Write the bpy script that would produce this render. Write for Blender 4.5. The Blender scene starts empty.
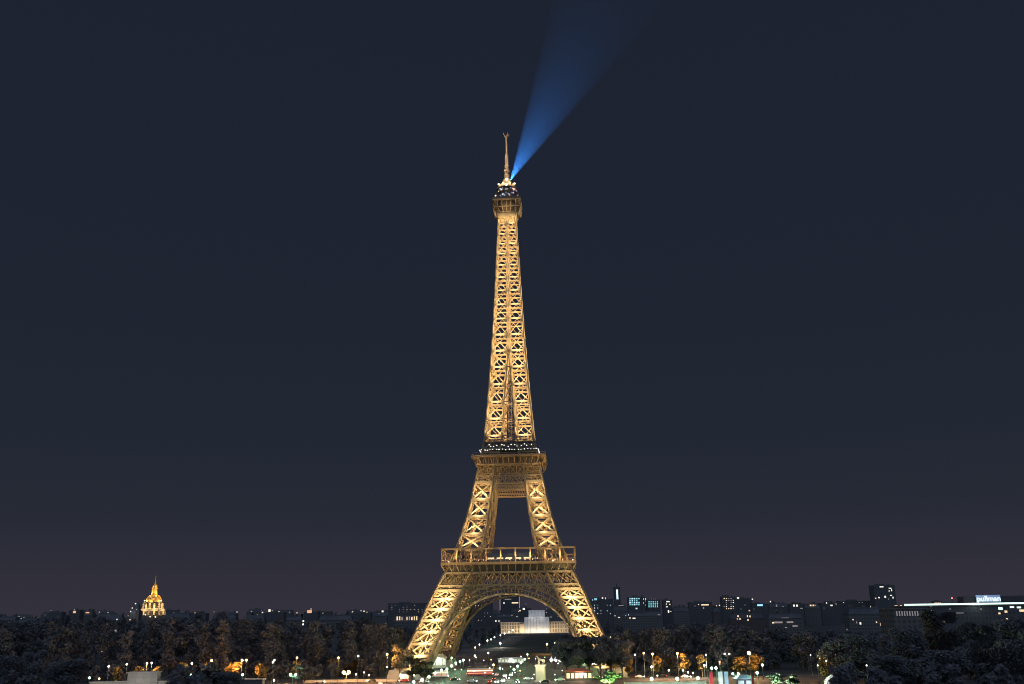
import bpy, math, random
from mathutils import Vector, Matrix, Euler
random.seed(7)
R = math.radians
sc = bpy.context.scene
COL = sc.collection

# ------------------------------------------------------------------ camera
F, PITCH, ROLL, HC = 940.0, R(15.9), R(-0.85), 32.0
cam_d = bpy.data.cameras.new("camera")
cam = bpy.data.objects.new("camera", cam_d); COL.objects.link(cam)
cam_d.sensor_width = 36.0
cam_d.lens = F / 1024 * 36.0
cam_d.clip_start, cam_d.clip_end = 1.0, 20000.0
CM = Matrix.Rotation(R(90) + PITCH, 4, 'X') @ Matrix.Rotation(ROLL, 4, 'Z')
cam.matrix_world = Matrix.Translation((0, 0, HC)) @ CM
sc.camera = cam
# ------------------------------------------------------------------ night sky
w = bpy.data.worlds.new("World"); sc.world = w; w.use_nodes = True
nt = w.node_tree; nt.nodes.clear()
wo = nt.nodes.new('ShaderNodeOutputWorld'); bg = nt.nodes.new('ShaderNodeBackground')
tc = nt.nodes.new('ShaderNodeTexCoord'); sx = nt.nodes.new('ShaderNodeSeparateXYZ')
rp = nt.nodes.new('ShaderNodeValToRGB')
nt.links.new(tc.outputs['Generated'], sx.inputs[0]); nt.links.new(sx.outputs['Z'], rp.inputs['Fac'])
nt.links.new(rp.outputs['Color'], bg.inputs['Color']); nt.links.new(bg.outputs[0], wo.inputs['Surface'])
el = rp.color_ramp.elements
el[0].position = 0.0; el[0].color = (.0335, .0305, .0440, 1)
el[1].position = 0.58; el[1].color = (.0122, .0167, .0296, 1)
for p_, c_ in ((.025, (.0310, .0290, .0432)), (.094, (.0203, .0240, .0370)), (.163, (.0160, .0208, .0342)), (.306, (.0136, .0184, .0307))):
    e = el.new(p_); e.color = (*c_, 1)
bg.inputs['Strength'].default_value = 1.0
# ------------------------------------------------------------------ broad blue fill sun, added to lift the dark areas
sd = bpy.data.lights.new("fill_sun", 'SUN'); sd.energy = 1.7; sd.angle = R(170); sd.color = (.52, .68, 1.0)
so = bpy.data.objects.new("fill_sun", sd); COL.objects.link(so); so.rotation_euler = (R(76), 0, R(-12))
# ------------------------------------------------------------------ exposure
vs = sc.view_settings
vs.view_transform = 'Standard'; vs.look = 'None'; vs.exposure = 0.0; vs.gamma = 1.0; vs.use_curve_mapping = False
sc.cycles.use_denoising = True
sc.cycles.filter_width = .95
sc.cycles.max_bounces = 4; sc.cycles.diffuse_bounces = 1; sc.cycles.volume_bounces = 0
sc.cycles.sample_clamp_indirect = 4.0
LAMP = 1.45                                   # common factor on the tower floodlights

# ------------------------------------------------------------------ helpers
def ray(px, py):
    return (CM.to_3x3() @ Vector(((px - 512) / F, (342 - py) / F, -1.0))).normalized()
def at(px, py, dist):                        # world point seen at pixel, at distance dist along +Y
    d = ray(px, py); t = dist / d.y
    return Vector((d.x * t, dist, HC + d.z * t))
def atz(px, py, z):                          # world point seen at pixel, at height z
    d = ray(px, py); t = (z - HC) / d.z
    return Vector((d.x * t, d.y * t, z))

MATS = {}
def mat(name, col, rough=.7, var=.25, scale=.35, metal=0.0, emit=None, estr=1.0, spec=.3):
    if name in MATS: return MATS[name]
    m = bpy.data.materials.new(name); m.use_nodes = True
    n = m.node_tree; b = n.nodes['Principled BSDF']
    b.inputs['Roughness'].default_value = rough; b.inputs['Metallic'].default_value = metal
    b.inputs['Specular IOR Level'].default_value = spec
    if var > 0:
        t = n.nodes.new('ShaderNodeTexCoord'); nz = n.nodes.new('ShaderNodeTexNoise')
        nz.inputs['Scale'].default_value = scale; nz.inputs['Detail'].default_value = 4
        cr = n.nodes.new('ShaderNodeValToRGB')
        a = [max(0, c * (1 - var)) for c in col]; z = [min(1, c * (1 + var)) for c in col]
        cr.color_ramp.elements[0].position = .3; cr.color_ramp.elements[0].color = (*a, 1)
        cr.color_ramp.elements[1].position = .7; cr.color_ramp.elements[1].color = (*z, 1)
        n.links.new(t.outputs['Object'], nz.inputs['Vector']); n.links.new(nz.outputs['Fac'], cr.inputs[0])
        n.links.new(cr.outputs[0], b.inputs['Base Color'])
    else:
        b.inputs['Base Color'].default_value = (*col, 1)
    if emit:
        b.inputs['Emission Color'].default_value = (*emit, 1); b.inputs['Emission Strength'].default_value = estr
        m.cycles.emission_sampling = 'NONE'
    MATS[name] = m
    return m
def glow(name, col, s): return mat(name, (.5, .5, .5), emit=col, estr=s, var=0)

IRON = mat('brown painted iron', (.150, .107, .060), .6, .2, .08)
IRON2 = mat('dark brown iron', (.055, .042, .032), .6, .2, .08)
STONE = mat('pale stone', (.42, .38, .31), .85, .2, .15)
STONE_D = mat('grey stone', (.085, .08, .075), .9, .25, .1)
ZINC = mat('zinc roof', (.052, .054, .06), .5, .25, .1)
DARK = mat('dark concrete', (.055, .055, .06), .8, .3, .05)
CONC = mat('grey concrete', (.075, .075, .075), .85, .25, .08)
STEEL = mat('dark painted steel', (.05, .06, .06), .45, .1, 1.)
WHITE = mat('white wrap sheeting', (.62, .62, .60), .8, .12, .12)
GOLD = mat('gilded lead', (.50, .33, .10), .45, .25, .3)
GLASS = mat('dark glass', (.03, .04, .05), .12, .1, .2, spec=.6)
LEAFS = [mat('dark green foliage', (.068, .068, .072), .85, .25, .18), mat('olive foliage', (.075, .066, .042), .8, .45, .2),
         mat('orange lit foliage', (.125, .085, .030), .8, .45, .2)]  # lighter orange leaf copy; sodium lamplight is put into its colour
BARK = mat('bark', (.07, .055, .04), .95, .3, .8)
ASPH = mat('asphalt', (.05, .05, .055), .8, .25, .06)
GRASS = mat('lawn grass', (.022, .028, .017), .95, .35, .05)
GRAVEL = mat('pale gravel', (.055, .05, .043), .95, .2, .1)
EARTH = mat('park ground', (.045, .045, .044), .95, .35, .02)
PAINT = mat('road paint', (.6, .6, .58), .8, .15, .5)

class MB:
    def __init__(s): s.v = []; s.f = []
    def quad(s, a, b, c, d):
        n = len(s.v); s.v += [tuple(a), tuple(b), tuple(c), tuple(d)]; s.f.append((n, n+1, n+2, n+3)); return s
    def bar(s, a, b, wd, dp=None, up=Vector((0, 0, 1))):
        a = Vector(a); b = Vector(b); dp = dp or wd
        d = (b - a)
        if d.length < 1e-6: return s
        d.normalize()
        x = d.cross(up)
        if x.length < 1e-3: x = d.cross(Vector((0, 1, 0)))
        x.normalize(); y = d.cross(x)
        x *= wd / 2; y *= dp / 2
        n = len(s.v)
        for p in (a, b):
            s.v += [tuple(p - x - y), tuple(p + x - y), tuple(p + x + y), tuple(p - x + y)]
        s.f += [(n, n+3, n+2, n+1), (n+4, n+5, n+6, n+7)] + [(n+i, n+(i+1) % 4, n+4+(i+1) % 4, n+4+i) for i in range(4)]
        return s
    def box(s, lo, hi):
        n = len(s.v); x0, y0, z0 = lo; x1, y1, z1 = hi
        s.v += [(x0,y0,z0),(x1,y0,z0),(x1,y1,z0),(x0,y1,z0),(x0,y0,z1),(x1,y0,z1),(x1,y1,z1),(x0,y1,z1)]
        s.f += [(n+3,n+2,n+1,n),(n+4,n+5,n+6,n+7),(n,n+1,n+5,n+4),(n+1,n+2,n+6,n+5),(n+2,n+3,n+7,n+6),(n+3,n,n+4,n+7)]
        return s
    def frustum(s, c, a0, b0, z0, a1, b1, z1):          # rectangular, half sizes a (x) b (y)
        n = len(s.v); x, y = c
        s.v += [(x-a0,y-b0,z0),(x+a0,y-b0,z0),(x+a0,y+b0,z0),(x-a0,y+b0,z0),(x-a1,y-b1,z1),(x+a1,y-b1,z1),(x+a1,y+b1,z1),(x-a1,y+b1,z1)]
        s.f += [(n+3,n+2,n+1,n),(n+4,n+5,n+6,n+7),(n,n+1,n+5,n+4),(n+1,n+2,n+6,n+5),(n+2,n+3,n+7,n+6),(n+3,n,n+4,n+7)]
        return s
    def lathe(s, prof, n=16, c=(0, 0, 0), rot=0.0):      # prof: (radius, z)
        k = len(s.v)
        for r, z in prof:
            for i in range(n):
                t = rot + 2 * math.pi * i / n
                s.v.append((c[0] + r * math.cos(t), c[1] + r * math.sin(t), c[2] + z))
        for j in range(len(prof) - 1):
            for i in range(n):
                s.f.append((k + j*n + i, k + j*n + (i+1) % n, k + (j+1)*n + (i+1) % n, k + (j+1)*n + i))
        s.f.append(tuple(k + i for i in reversed(range(n))))
        s.f.append(tuple(k + (len(prof)-1)*n + i for i in range(n)))
        return s
    def tube(s, pts, rads, n=8):
        pts = [Vector(p) for p in pts]; k = len(s.v)
        for j, p in enumerate(pts):
            d = (pts[min(j+1, len(pts)-1)] - pts[max(j-1, 0)]).normalized()
            x = d.cross(Vector((0, 1, 0)))
            if x.length < .1: x = d.cross(Vector((1, 0, 0)))
            x.normalize(); y = d.cross(x)
            for i in range(n):
                t = 2*math.pi*i/n; s.v.append(tuple(p + (x*math.cos(t) + y*math.sin(t)) * rads[j]))
        for j in range(len(pts)-1):
            for i in range(n): s.f.append((k+j*n+i, k+j*n+(i+1) % n, k+(j+1)*n+(i+1) % n, k+(j+1)*n+i))
        s.f.append(tuple(k+i for i in reversed(range(n)))); s.f.append(tuple(k+(len(pts)-1)*n+i for i in range(n)))
        return s
    def ball(s, c, r, n=8, m=5, sq=1.0):
        return s.lathe([(max(.02*r, r*math.sin(math.pi*j/m)), -r*sq*math.cos(math.pi*j/m)) for j in range(m+1)], n, c)
    def build(s, name, m, parent=None, loc=None, smooth=False):
        me = bpy.data.meshes.new(name); me.from_pydata(s.v, [], s.f); me.update()
        for mm in (m if isinstance(m, (list, tuple)) else [m]): me.materials.append(mm)
        if smooth: me.polygons.foreach_set('use_smooth', [True] * len(me.polygons))
        return link(name, me, parent, loc)
def link(name, me, parent=None, loc=None):
    o = bpy.data.objects.new(name, me); COL.objects.link(o)
    if parent: o.parent = parent
    if loc is not None: o.location = loc
    return o
def tag(o, label, cat, group=None, kind=None):
    if label: o['label'] = label
    if cat: o['category'] = cat
    if group: o['group'] = group
    if kind: o['kind'] = kind
    return o
def thing(name, label, cat, loc=(0, 0, 0), rz=0.0, group=None):
    o = bpy.data.objects.new(name, None); COL.objects.link(o); o.location = loc; o.rotation_euler = (0, 0, rz)
    o.empty_display_size = .5
    return tag(o, label, cat, group)
def struct(name, mb, m):
    o = mb.build(name, m); o['kind'] = 'structure'; return o
def dup(root, loc, rz=0.0, label=None, group=None, scale=None):
    r = root.copy(); COL.objects.link(r); r.location = loc; r.rotation_euler = (0, 0, rz)
    if scale: r.scale = scale
    if label: r['label'] = label
    if group: r['group'] = group
    for ch in root.children:
        c = ch.copy(); COL.objects.link(c); c.parent = r
        for g in ch.children:
            d = g.copy(); COL.objects.link(d); d.parent = c
    return r
def lamp(name, loc, power, col, parent=None, rad=.4, spot=None, aim=None, blend=.6):
    l = bpy.data.lights.new(name, 'SPOT' if spot else 'POINT'); l.energy = power; l.color = col; l.shadow_soft_size = rad
    o = bpy.data.objects.new(name, l); COL.objects.link(o); o.location = loc
    if parent: o.parent = parent
    if spot:
        l.spot_size = spot; l.spot_blend = blend
        o.rotation_euler = Vector(aim).to_track_quat('-Z', 'Y').to_euler()
    return o
ORD = "first second third fourth fifth sixth seventh eighth ninth tenth eleventh twelfth thirteenth fourteenth fifteenth sixteenth seventeenth eighteenth nineteenth twentieth".split()
def lerp_tab(tab, h):
    if h <= tab[0][0]: return tab[0][1]
    for (a, x), (b, y) in zip(tab, tab[1:]):
        if h <= b: return x + (y - x) * (h - a) / (b - a)
    return tab[-1][1]

# ================================================================== SETTING: ground
YAW = R(-3.3)
TC = Vector((-1.7, 540.0, 0))
def axis(d, s=0.0, z=0.0):                   # point d metres behind the tower centre along its axis, s to the right
    c, q = math.cos(-YAW), math.sin(-YAW)
    return Vector((TC.x + d * q + s * c, TC.y + d * c - s * q, z))
g = MB(); G = 4300
g.quad((-G, -350, 0), (G, -350, 0), (G, 5000, 0), (-G, 5000, 0))
struct('ground', g, EARTH)
def strip(d0, d1, s0, s1, z):
    return MB().quad(axis(d0, s0, z), axis(d0, s1, z), axis(d1, s1, z), axis(d1, s0, z))
struct('quay_road', MB().quad((-420, 440, .004), (420, 440, .004), (420, 470, .004), (-420, 470, .004)), ASPH)
struct('avenue', strip(-160, -70.5, -12, 12, .008), ASPH)
struct('plaza', strip(-66, 95, -80, 80, .012), mat('dark plaza paving', (.05, .048, .045), .9, .25, .15))
struct('lawn', strip(150, 800, -24, 24, .03), GRASS)
struct('gravel_path', strip(110, 800, 25, 40, .016), GRAVEL)
struct('gravel_path', strip(110, 800, -40, -25, .016), GRAVEL)
struct('cross_path', strip(250, 266, -70, 70, .05), GRAVEL)
lm = MB()
for k in range(14): lm.quad((-400+k*30, 454.8, .02), (-385+k*30, 454.8, .02), (-385+k*30, 455.1, .02), (-400+k*30, 455.1, .02))
for k in range(14): lm.quad((20+k*28, 454.8, .02), (34+k*28, 454.8, .02), (34+k*28, 455.1, .02), (20+k*28, 455.1, .02))
for k in range(9): lm.quad(axis(-158+k*9.5, -.12, .02), axis(-158+k*9.5, .12, .02), axis(-154+k*9.5, .12, .02), axis(-154+k*9.5, -.12, .02))
struct('lane_markings', lm, PAINT)
kb = MB().box((-420, 470.05, 0), (-30, 470.35, .13)).box((25, 470.05, 0), (420, 470.35, .13))
struct('kerb', kb, STONE_D)

# ================================================================== TOWER
T = thing('lattice_tower', 'tall floodlit golden iron lattice tower with three galleries and a searchlight', 'tower', TC, YAW)
HALF = [(0, 56), (18.5, 47.7), (40.4, 38.65), (51, 33.4), (57.6, 30.2), (60, 29.2), (70, 26.1), (80, 23.1), (90, 20.8), (100, 18.9), (109.7, 16.8), (116, 15.3),
        (126.8, 13.6), (146.8, 11.9), (158, 11.0), (178, 9.6), (188, 9.0), (198, 8.5), (216, 7.5), (232, 6.75), (253, 5.75), (267, 5.2), (276, 5.0)]
INNER = [(0, 42), (18.5, 34.0), (40.4, 24.7), (51, 19.6), (57.6, 16.2), (60, 15.0), (70, 13.2), (80, 11.6), (100, 9.2), (109.7, 8.0), (116, 5.6),
         (126.8, 3.9), (146.8, 3.0), (158, 2.0), (170, .9), (178, .55), (276, .45)]
half = lambda h: lerp_tab(HALF, h)
inner = lambda h: lerp_tab(INNER, h)

def corners(h, sx_, sy_):                    # outer-outer, inner(x)-outer(y), inner-inner, outer(x)-inner(y)
    o, i = half(h), inner(h)
    return [Vector((sx_*o, sy_*o, h)), Vector((sx_*i, sy_*o, h)), Vector((sx_*i, sy_*i, h)), Vector((sx_*o, sy_*i, h))]
def leg_lattice(levels, sx_, sy_, chord, brace, cells=1, horiz=None, inside=False, midh=False, deep=1.25, open_inner=False, diag=True):
    m, ch = MB(), [MB() for _ in range(4)]
    horiz = horiz or brace
    for a, b in zip(levels, levels[1:]):
        A, B = corners(a, sx_, sy_), corners(b, sx_, sy_)
        for k in range(4):
            ch[k].bar(A[k], B[k], chord, chord)
            p0, p1, q0, q1 = A[k], A[(k+1) % 4], B[k], B[(k+1) % 4]
            inn_ = k in (1, 2)
            br = brace * (.6 if inn_ else 1)
            m.bar(q0, q1, horiz, horiz * (min(deep, 1.2) if inn_ else deep))
            for c in range(cells):
                u, v = c / cells, (c + 1) / cells
                a0, a1 = p0.lerp(p1, u), p0.lerp(p1, v); b0, b1 = q0.lerp(q1, u), q0.lerp(q1, v)
                if not (inn_ and open_inner):
                    m.bar(a0, b1, br, br * .8); m.bar(a1, b0, br, br * .8)
                if c: m.bar(a0, b0, br * .9)
            if midh:
                m.bar(p0.lerp(q0, .5), p1.lerp(q1, .5), brace * .7)
        # diaphragm and inner web
        if diag: m.bar(B[0], B[2], brace * .8); m.bar(B[1], B[3], brace * .8)
        if inside:
            for (i, j, k2, l2) in ((0, 1, 3, 2), (0, 3, 1, 2)):
                p0, p1 = A[i].lerp(A[j], .5), A[k2].lerp(A[l2], .5)
                q0, q1 = B[i].lerp(B[j], .5), B[k2].lerp(B[l2], .5)
                m.bar(p0, q1, brace * .8); m.bar(p1, q0, brace * .8); m.bar(q0, q1, brace * .8)
    A = corners(levels[0], sx_, sy_)
    for k in range(4): m.bar(A[k], A[(k+1) % 4], horiz, horiz)
    return m, ch
SIG = [(-1, -1), (1, -1), (1, 1), (-1, 1)]
L1 = [4.5, 10.5, 16.2, 21.8, 27.3, 32.7, 37.8, 42.0]
L2 = [63.5, 71.5, 81.0, 90.5, 100.2]
WARM = (1.0, .60, .24)
WARM2 = (1.0, .79, .44)
for sx_, sy_ in SIG:
    m, ch = leg_lattice(L1, sx_, sy_, 1.5, .85, 2, 1.0, deep=1.3)
    lg = m.build('pillar', IRON, T); [c.build('corner_chord', IRON, lg) for c in ch]
    A = corners(4.5, sx_, sy_)
    for c in A: MB().frustum((c.x + sx_*1.2, c.y + sy_*1.2), 3.6, 3.6, 0, 2.4, 2.4, 4.4).build('masonry_plinth', STONE, T)
    m, ch = leg_lattice([42.0, 44.4, 51.0, 55.2, 63.5], sx_, sy_, 1.3, .45, 3, .7, inside=False)
    lg2 = m.build('pillar_head', IRON, T); [c.build('corner_chord', IRON, lg2) for c in ch]
    m, ch = leg_lattice(L2, sx_, sy_, 1.15, 1.0, 1, 1.0, deep=1.5)
    lg = m.build('upper_pillar', IRON, T); [c.build('corner_chord', IRON, lg) for c in ch]
    m, ch = leg_lattice([100.2, 103.8, 110.0, 117.5], sx_, sy_, 1.0, .45, 2, .6, inside=False)
    lg = m.build('upper_pillar_head', IRON, T); [c.build('corner_chord', IRON, lg) for c in ch]
    # floodlights inside every pillar panel
    for a, b in zip(L1, L1[1:]):
        A, B = corners(a, sx_, sy_), corners(b, sx_, sy_)
        c = sum(A + B, Vector()) / 8
        lamp('floodlight', c + Vector((0, 0, -1.8)), LAMP * 7000, WARM, T, .1, R(150), (0, 0, 1), .5)
    for a, b in zip(L2, L2[1:]):
        A, B = corners(a, sx_, sy_), corners(b, sx_, sy_)
        c = sum(A + B, Vector()) / 8
        lamp('floodlight', c + Vector((0, 0, -3.2)), LAMP * 7000, WARM, T, .1, R(150), (0, 0, 1), .5)
    c = sum(corners(47.5, sx_, sy_), Vector()) / 4
    lamp('floodlight', c, LAMP * 800, WARM, T, .1)
    c = sum(corners(106.5, sx_, sy_), Vector()) / 4
    lamp('floodlight', c, LAMP * 700, WARM, T, .1)
    c = sum(corners(58, sx_, sy_), Vector()) / 4
    lamp('floodlight', c, LAMP * 2000, WARM, T, .1)
# floodlights added in the air off the outer pillar faces, no fixtures built
def rot4(p, k):
    x, y, z = p
    for _ in range(k): x, y = -y, x
    return Vector((x, y, z))
for k in (0, 1, 3):
    for s in (-1, 1):
        for a, b in zip(L1[:-1], L1[1:]):
            h = a + .35 * (b - a); mid = (half(h) + inner(h)) / 2 * s
            lamp('added_face_floodlight', rot4((mid, -half(h) - 6.6, h - 1.5), k), LAMP * 12500, WARM2, T, .1, R(98), rot4((0, 1, .4), k), .7)
        for a, b in zip(L2, L2[1:]):
            h = a + .35 * (b - a); mid = (half(h) + inner(h)) / 2 * s
            lamp('added_face_floodlight', rot4((mid, -half(h) - 5.8, h - 1.5), k), LAMP * 11500, WARM2, T, .1, R(106), rot4((0, 1, .4), k), .7)

# faces of the tower: bands, arches; built for the front side and turned four times
def fpt(s, h, out=0.0): return Vector((s, -half(h) - out, h))
RA, CZ = 37.4, 2.6
def arc(r, t): return r * math.sin(t), CZ + r * math.cos(t)
for k in range(4):
    b = MB()
    def fb(m, p, q, wd, dp=None): m.bar(rot4(p, k), rot4(q, k), wd, dp)
    # broad lattice belt under the first gallery
    h0, h1, n = 44.4, 51.0, 10
    for j in range(n):
        i0, i1 = inner(h0), inner(h1)
        u0, u1 = -1 + 2*j/n, -1 + 2*(j+1)/n
        p00, p10, p01, p11 = fpt(u0*i0, h0), fpt(u1*i0, h0), fpt(u0*i1, h1), fpt(u1*i1, h1)
        fb(b, p00, p11, .36); fb(b, p10, p01, .36); fb(b, p00, p01, .45)
    for h in (h0, h1): fb(b, fpt(-inner(h), h, .03), fpt(inner(h), h, .03), 1.0)
    b.build('lattice_belt', IRON, T)
    # big ornamental arch
    a = MB(); rim = MB(); rim2 = MB(); soffit = MB()
    N = 60; TT = R(79)
    P = lambda r, t: fpt(arc(r, t)[0], arc(r, t)[1], .25)
    for j in range(N):
        t0, t1 = -TT + 2*TT*j/N, -TT + 2*TT*(j+1)/N
        Q = lambda r, t, dp: Vector((arc(r, t)[0], -half(arc(r, t)[1]) + dp, arc(r, t)[1]))
        c4 = [rot4(Q(RA, t, dp), k) for t, dp in ((t0, .1), (t1, .1), (t1, 4.6), (t0, 4.6))]
        soffit.quad(*c4); soffit.quad(*[rot4(Q(RA + .25, t, dp), k) for t, dp in ((t0, .1), (t1, .1), (t1, 4.6), (t0, 4.6))])
        rim.bar(rot4(Q(RA, t0, -.1), k), rot4(Q(RA, t1, -.1), k), .95); rim2.bar(rot4(Q(RA, t0, 4.7), k), rot4(Q(RA, t1, 4.7), k), .8)
        fb(a, P(RA + 2.5, t0), P(RA + 2.5, t1), .45); fb(a, P(RA + 4.9, t0), P(RA + 4.9, t1), .55)
        fb(a, P(RA + .2, t0), P(RA + 2.5, t0), .4)
        tm = (t0 + t1) / 2
        if j % 2 == 0: fb(a, P(RA + 2.5, t0), P(RA + 4.9, t0), .35)
    # spandrel between arch and belt
    for j in range(-8, 9):
        s = j * 2.9
        ro = RA + 4.9
        if abs(s) < ro:
            hz = CZ + math.sqrt(ro*ro - s*s)
            if hz < 44.2 and abs(s) < inner(hz):
                fb(a, fpt(s, hz, .1), fpt(s, 44.2, .1), .32)
                s2 = s + 2.9
                hz2 = CZ + math.sqrt(max(0, ro*ro - s2*s2))
                if hz2 < 44.2: fb(a, fpt(s, hz, .1), fpt(s2, 44.2, .1), .28); fb(a, fpt(s2, hz2, .1), fpt(s, 44.2, .1), .28)
    ar = a.build('arch', IRON, T); rim.build('arch_rim', IRON, ar); rim2.build('arch_rim', IRON, ar); soffit.build('soffit', IRON, ar)
    if k != 2:
        for t in range(-74, 75, 8):
            s, h = arc(RA - 1.3, R(t))
            lamp('arch_floodlight', rot4((s, -half(h) - 1.0, h), k), LAMP * 130, WARM2, T, .1); lamp('arch_floodlight', rot4((s, -half(h) + 2.6, h - 1), k), LAMP * 160, WARM, T, .1)
    for s in (-16, -5, 5, 16):
        lamp('belt_floodlight', rot4((s, -half(47) + 5.0, 46), k), LAMP * 45, WARM, T, .1)
    # belt under the second gallery, and the deep beam between the upper pillars
    b = MB()
    for h0, h1, n in ((104.2, 109.8, 4), (100.6, 103.8, 8)):
        for j in range(n):
            i0, i1 = inner(h0), inner(h1)
            u0, u1 = -1 + 2*j/n, -1 + 2*(j+1)/n
            p00, p10, p01, p11 = fpt(u0*i0, h0), fpt(u1*i0, h0), fpt(u0*i1, h1), fpt(u1*i1, h1)
            fb(b, p00, p11, .36); fb(b, p10, p01, .36); fb(b, p00, p01, .4)
        fb(b, fpt(-inner(h1), h1, .03), fpt(inner(h1), h1, .03), .7)
    b.build('lattice_belt', IRON, T)
    b = MB()
    for h in (99.8, 97.9, 96.2): fb(b, fpt(-inner(h), h, -.6), fpt(inner(h), h, -.6), .75, .9)
    for j in range(13):
        i0 = inner(98)
        s0, s1 = -i0 + 2*i0*j/13, -i0 + 2*i0*(j+1)/13
        fb(b, fpt(s0, 96.4, -.6), fpt(s1, 99.6, -.6), .4)
    b.build('deep_beam', IRON, T)
    for s in (-5, 5): lamp('belt_floodlight', rot4((s, -half(98) + 4.0, 94.5), k), LAMP * 420, WARM, T)
# ---------------- galleries
def gallery(h_bot, h_floor, w_bot, w_top, bays, dep):
    """cantilever consoles carrying a floor ring"""
    root_m = MB()
    for a0, a1 in ((h_floor, h_floor + .9),):
        ring(root_m, w_top, dep, a0, a1)
    return root_m
def ring(m, wo_, wi, z0, z1):
    m.box((-wo_, -wo_, z0), (wo_, -wi, z1)); m.box((-wo_, wi, z0), (wo_, wo_, z1))
    m.box((-wo_, -wi, z0), (-wi, wi, z1)); m.box((wi, -wi, z0), (wo_, wi, z1))
BULB_W = glow('white lamp glass', (1.0, .92, .76), 2.6)
BULB_DIM = glow('small white lamp glass', (1.0, .90, .78), 2.2)
BULB_O = glow('sodium lamp glass', (1.0, .50, .16), 5)
BULB_G = glow('greenish lamp glass', (.42, 1.0, .60), 2.2)
BULB_T = glow('teal lamp glass', (.1, .95, .8), 3.5)
BULB_B = glow('blue lamp glass', (.2, .35, 1.0), 3)
BULB_R = glow('red lamp glass', (1.0, .12, .06), 3)
BULB_P = glow('violet lamp glass', (.7, .5, 1.0), 2)
ball_me = {}
def bulb(r, m):
    key = (r, m.name)
    if key not in ball_me:
        mb = MB().ball((0, 0, 0), r, 8, 6)
        me = bpy.data.meshes.new('bulb'); me.from_pydata(mb.v, [], mb.f); me.materials.append(m); ball_me[key] = me
    return ball_me[key]
# first gallery
m = MB(); ring(m, 35.3, 15.5, 55.2, 56.2); fl = m.build('first_gallery_floor', IRON, T)
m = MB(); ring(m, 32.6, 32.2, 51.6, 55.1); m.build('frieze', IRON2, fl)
m = MB()
for k in range(4):
    for j in range(19):
        s = -1 + 2*j/18
        m.bar(rot4((s*33.2, -33.2, 51.2), k), rot4((s*35.1, -35.1, 55.1), k), .5, .35)
        m.bar(rot4((s*32.8, -32.8, 51.2), k), rot4((s*32.8, -32.8, 55.1), k), .45, .3)
        m.bar(rot4((s*35.2, -35.2, 54.3), k), rot4((s*33.0, -33.0, 52.8), k), .3)
    m.bar(rot4((-33.3, -33.3, 51.2), k), rot4((33.3, -33.3, 51.2), k), .7)
    m.bar(rot4((-35.45, -35.45, 55.7), k), rot4((35.45, -35.45, 55.7), k), .3, 1.3)
m.build('console_row', IRON, fl)
m = MB()
for k in range(4):
    for j in range(10):
        s = -1 + 2*j/9
        m.bar(rot4((s*35.0, -35.0, 56.2), k), rot4((s*35.0, -35.0, 63.0), k), .75, .6)
        if j < 9:
            for u in (1/3, 2/3):
                s2 = s + u*2/9
                m.bar(rot4((s2*35.0, -35.0, 56.2), k), rot4((s2*35.0, -35.0, 57.6), k), .16)
    m.bar(rot4((-35.4, -35.0, 63.2), k), rot4((35.4, -35.0, 63.2), k), .8, .9)
    m.bar(rot4((-35.2, -35.0, 57.6), k), rot4((35.2, -35.0, 57.6), k), .22)
m.build('arcade', IRON, fl)
# restaurant pavilions on the first floor
for k in range(4):
    m = MB()
    p = rot4((0, -24, 0), k)
    dx, dy = (12.2, 4.0) if k % 2 == 0 else (4.0, 12.2)
    m.box((p.x-dx, p.y-dy, 56.25), (p.x+dx, p.y+dy, 60.6)); m.box((p.x-dx-.6, p.y-dy-.6, 60.6), (p.x+dx+.6, p.y+dy+.6, 61.1))
    pv = m.build('pavilion', GLASS, fl)
    lm = MB()
    for j in range(5):
        s = -9.6 + j*4.8
        q0, q1 = rot4((s-1.7, -28.25, 58.4), k), rot4((s+1.7, -28.25, 58.4), k)
        lm.bar(q0, q1, .35, .9)
    lm.build('lit_window_band', glow('warm window', (1.0, .62, .28), .8), pv)
    for j in range(14):
        s = -15.5 + j*31/13 + random.uniform(-.5, .5)
        link('gallery_lamp', bulb(.22, BULB_DIM), fl, rot4((s, -33.9, 57.5 + random.uniform(-.1, .5)), k))
    for s in (-33, -27, -20, -12, -4, 4, 12, 20, 27, 33):
        lamp('gallery_floodlight', rot4((s, -36.9, 59.6), k), LAMP * 1050, WARM, T, .1)
    for s in (-30, -21, 21, 30):
        lamp('gallery_floodlight', rot4((s, -38.2, 53.0), k), LAMP * 150, WARM, T, .1)
    for s in (-12, 0, 12):
        lamp('gallery_floodlight', rot4((s, -38.2, 53.0), k), LAMP * 100, WARM, T)
# second gallery
m = MB(); ring(m, 20.5, 6.0, 114.2, 115.0); f2 = m.build('second_gallery_floor', IRON, T)
m = MB()
for k in range(4):
    for j in range(13):
        s = -1 + 2*j/12
        m.bar(rot4((s*18.4, -18.4, 110.2), k), rot4((s*20.3, -20.3, 114.1), k), .42, .3)
        m.bar(rot4((s*17.2, -17.2, 110.2), k), rot4((s*17.2, -17.2, 114.1), k), .3)
    m.bar(rot4((-18.5, -18.5, 110.1), k), rot4((18.5, -18.5, 110.1), k), .55)
    m.bar(rot4((-20.7, -20.65, 114.7), k), rot4((20.7, -20.65, 114.7), k), .3, 1.2)
    m.bar(rot4((-20.4, -20.4, 116.3), k), rot4((20.4, -20.4, 116.3), k), .16)
    for j in range(25):
        s = -20.4 + 40.8*j/24
        m.bar(rot4((s, -20.4, 115.0), k), rot4((s, -20.4, 116.3), k), .1)
m.build('console_row', IRON, f2)
m = MB(); ring(m, 17.0, 16.6, 110.4, 114.1); m.build('frieze', IRON2, f2)
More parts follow.
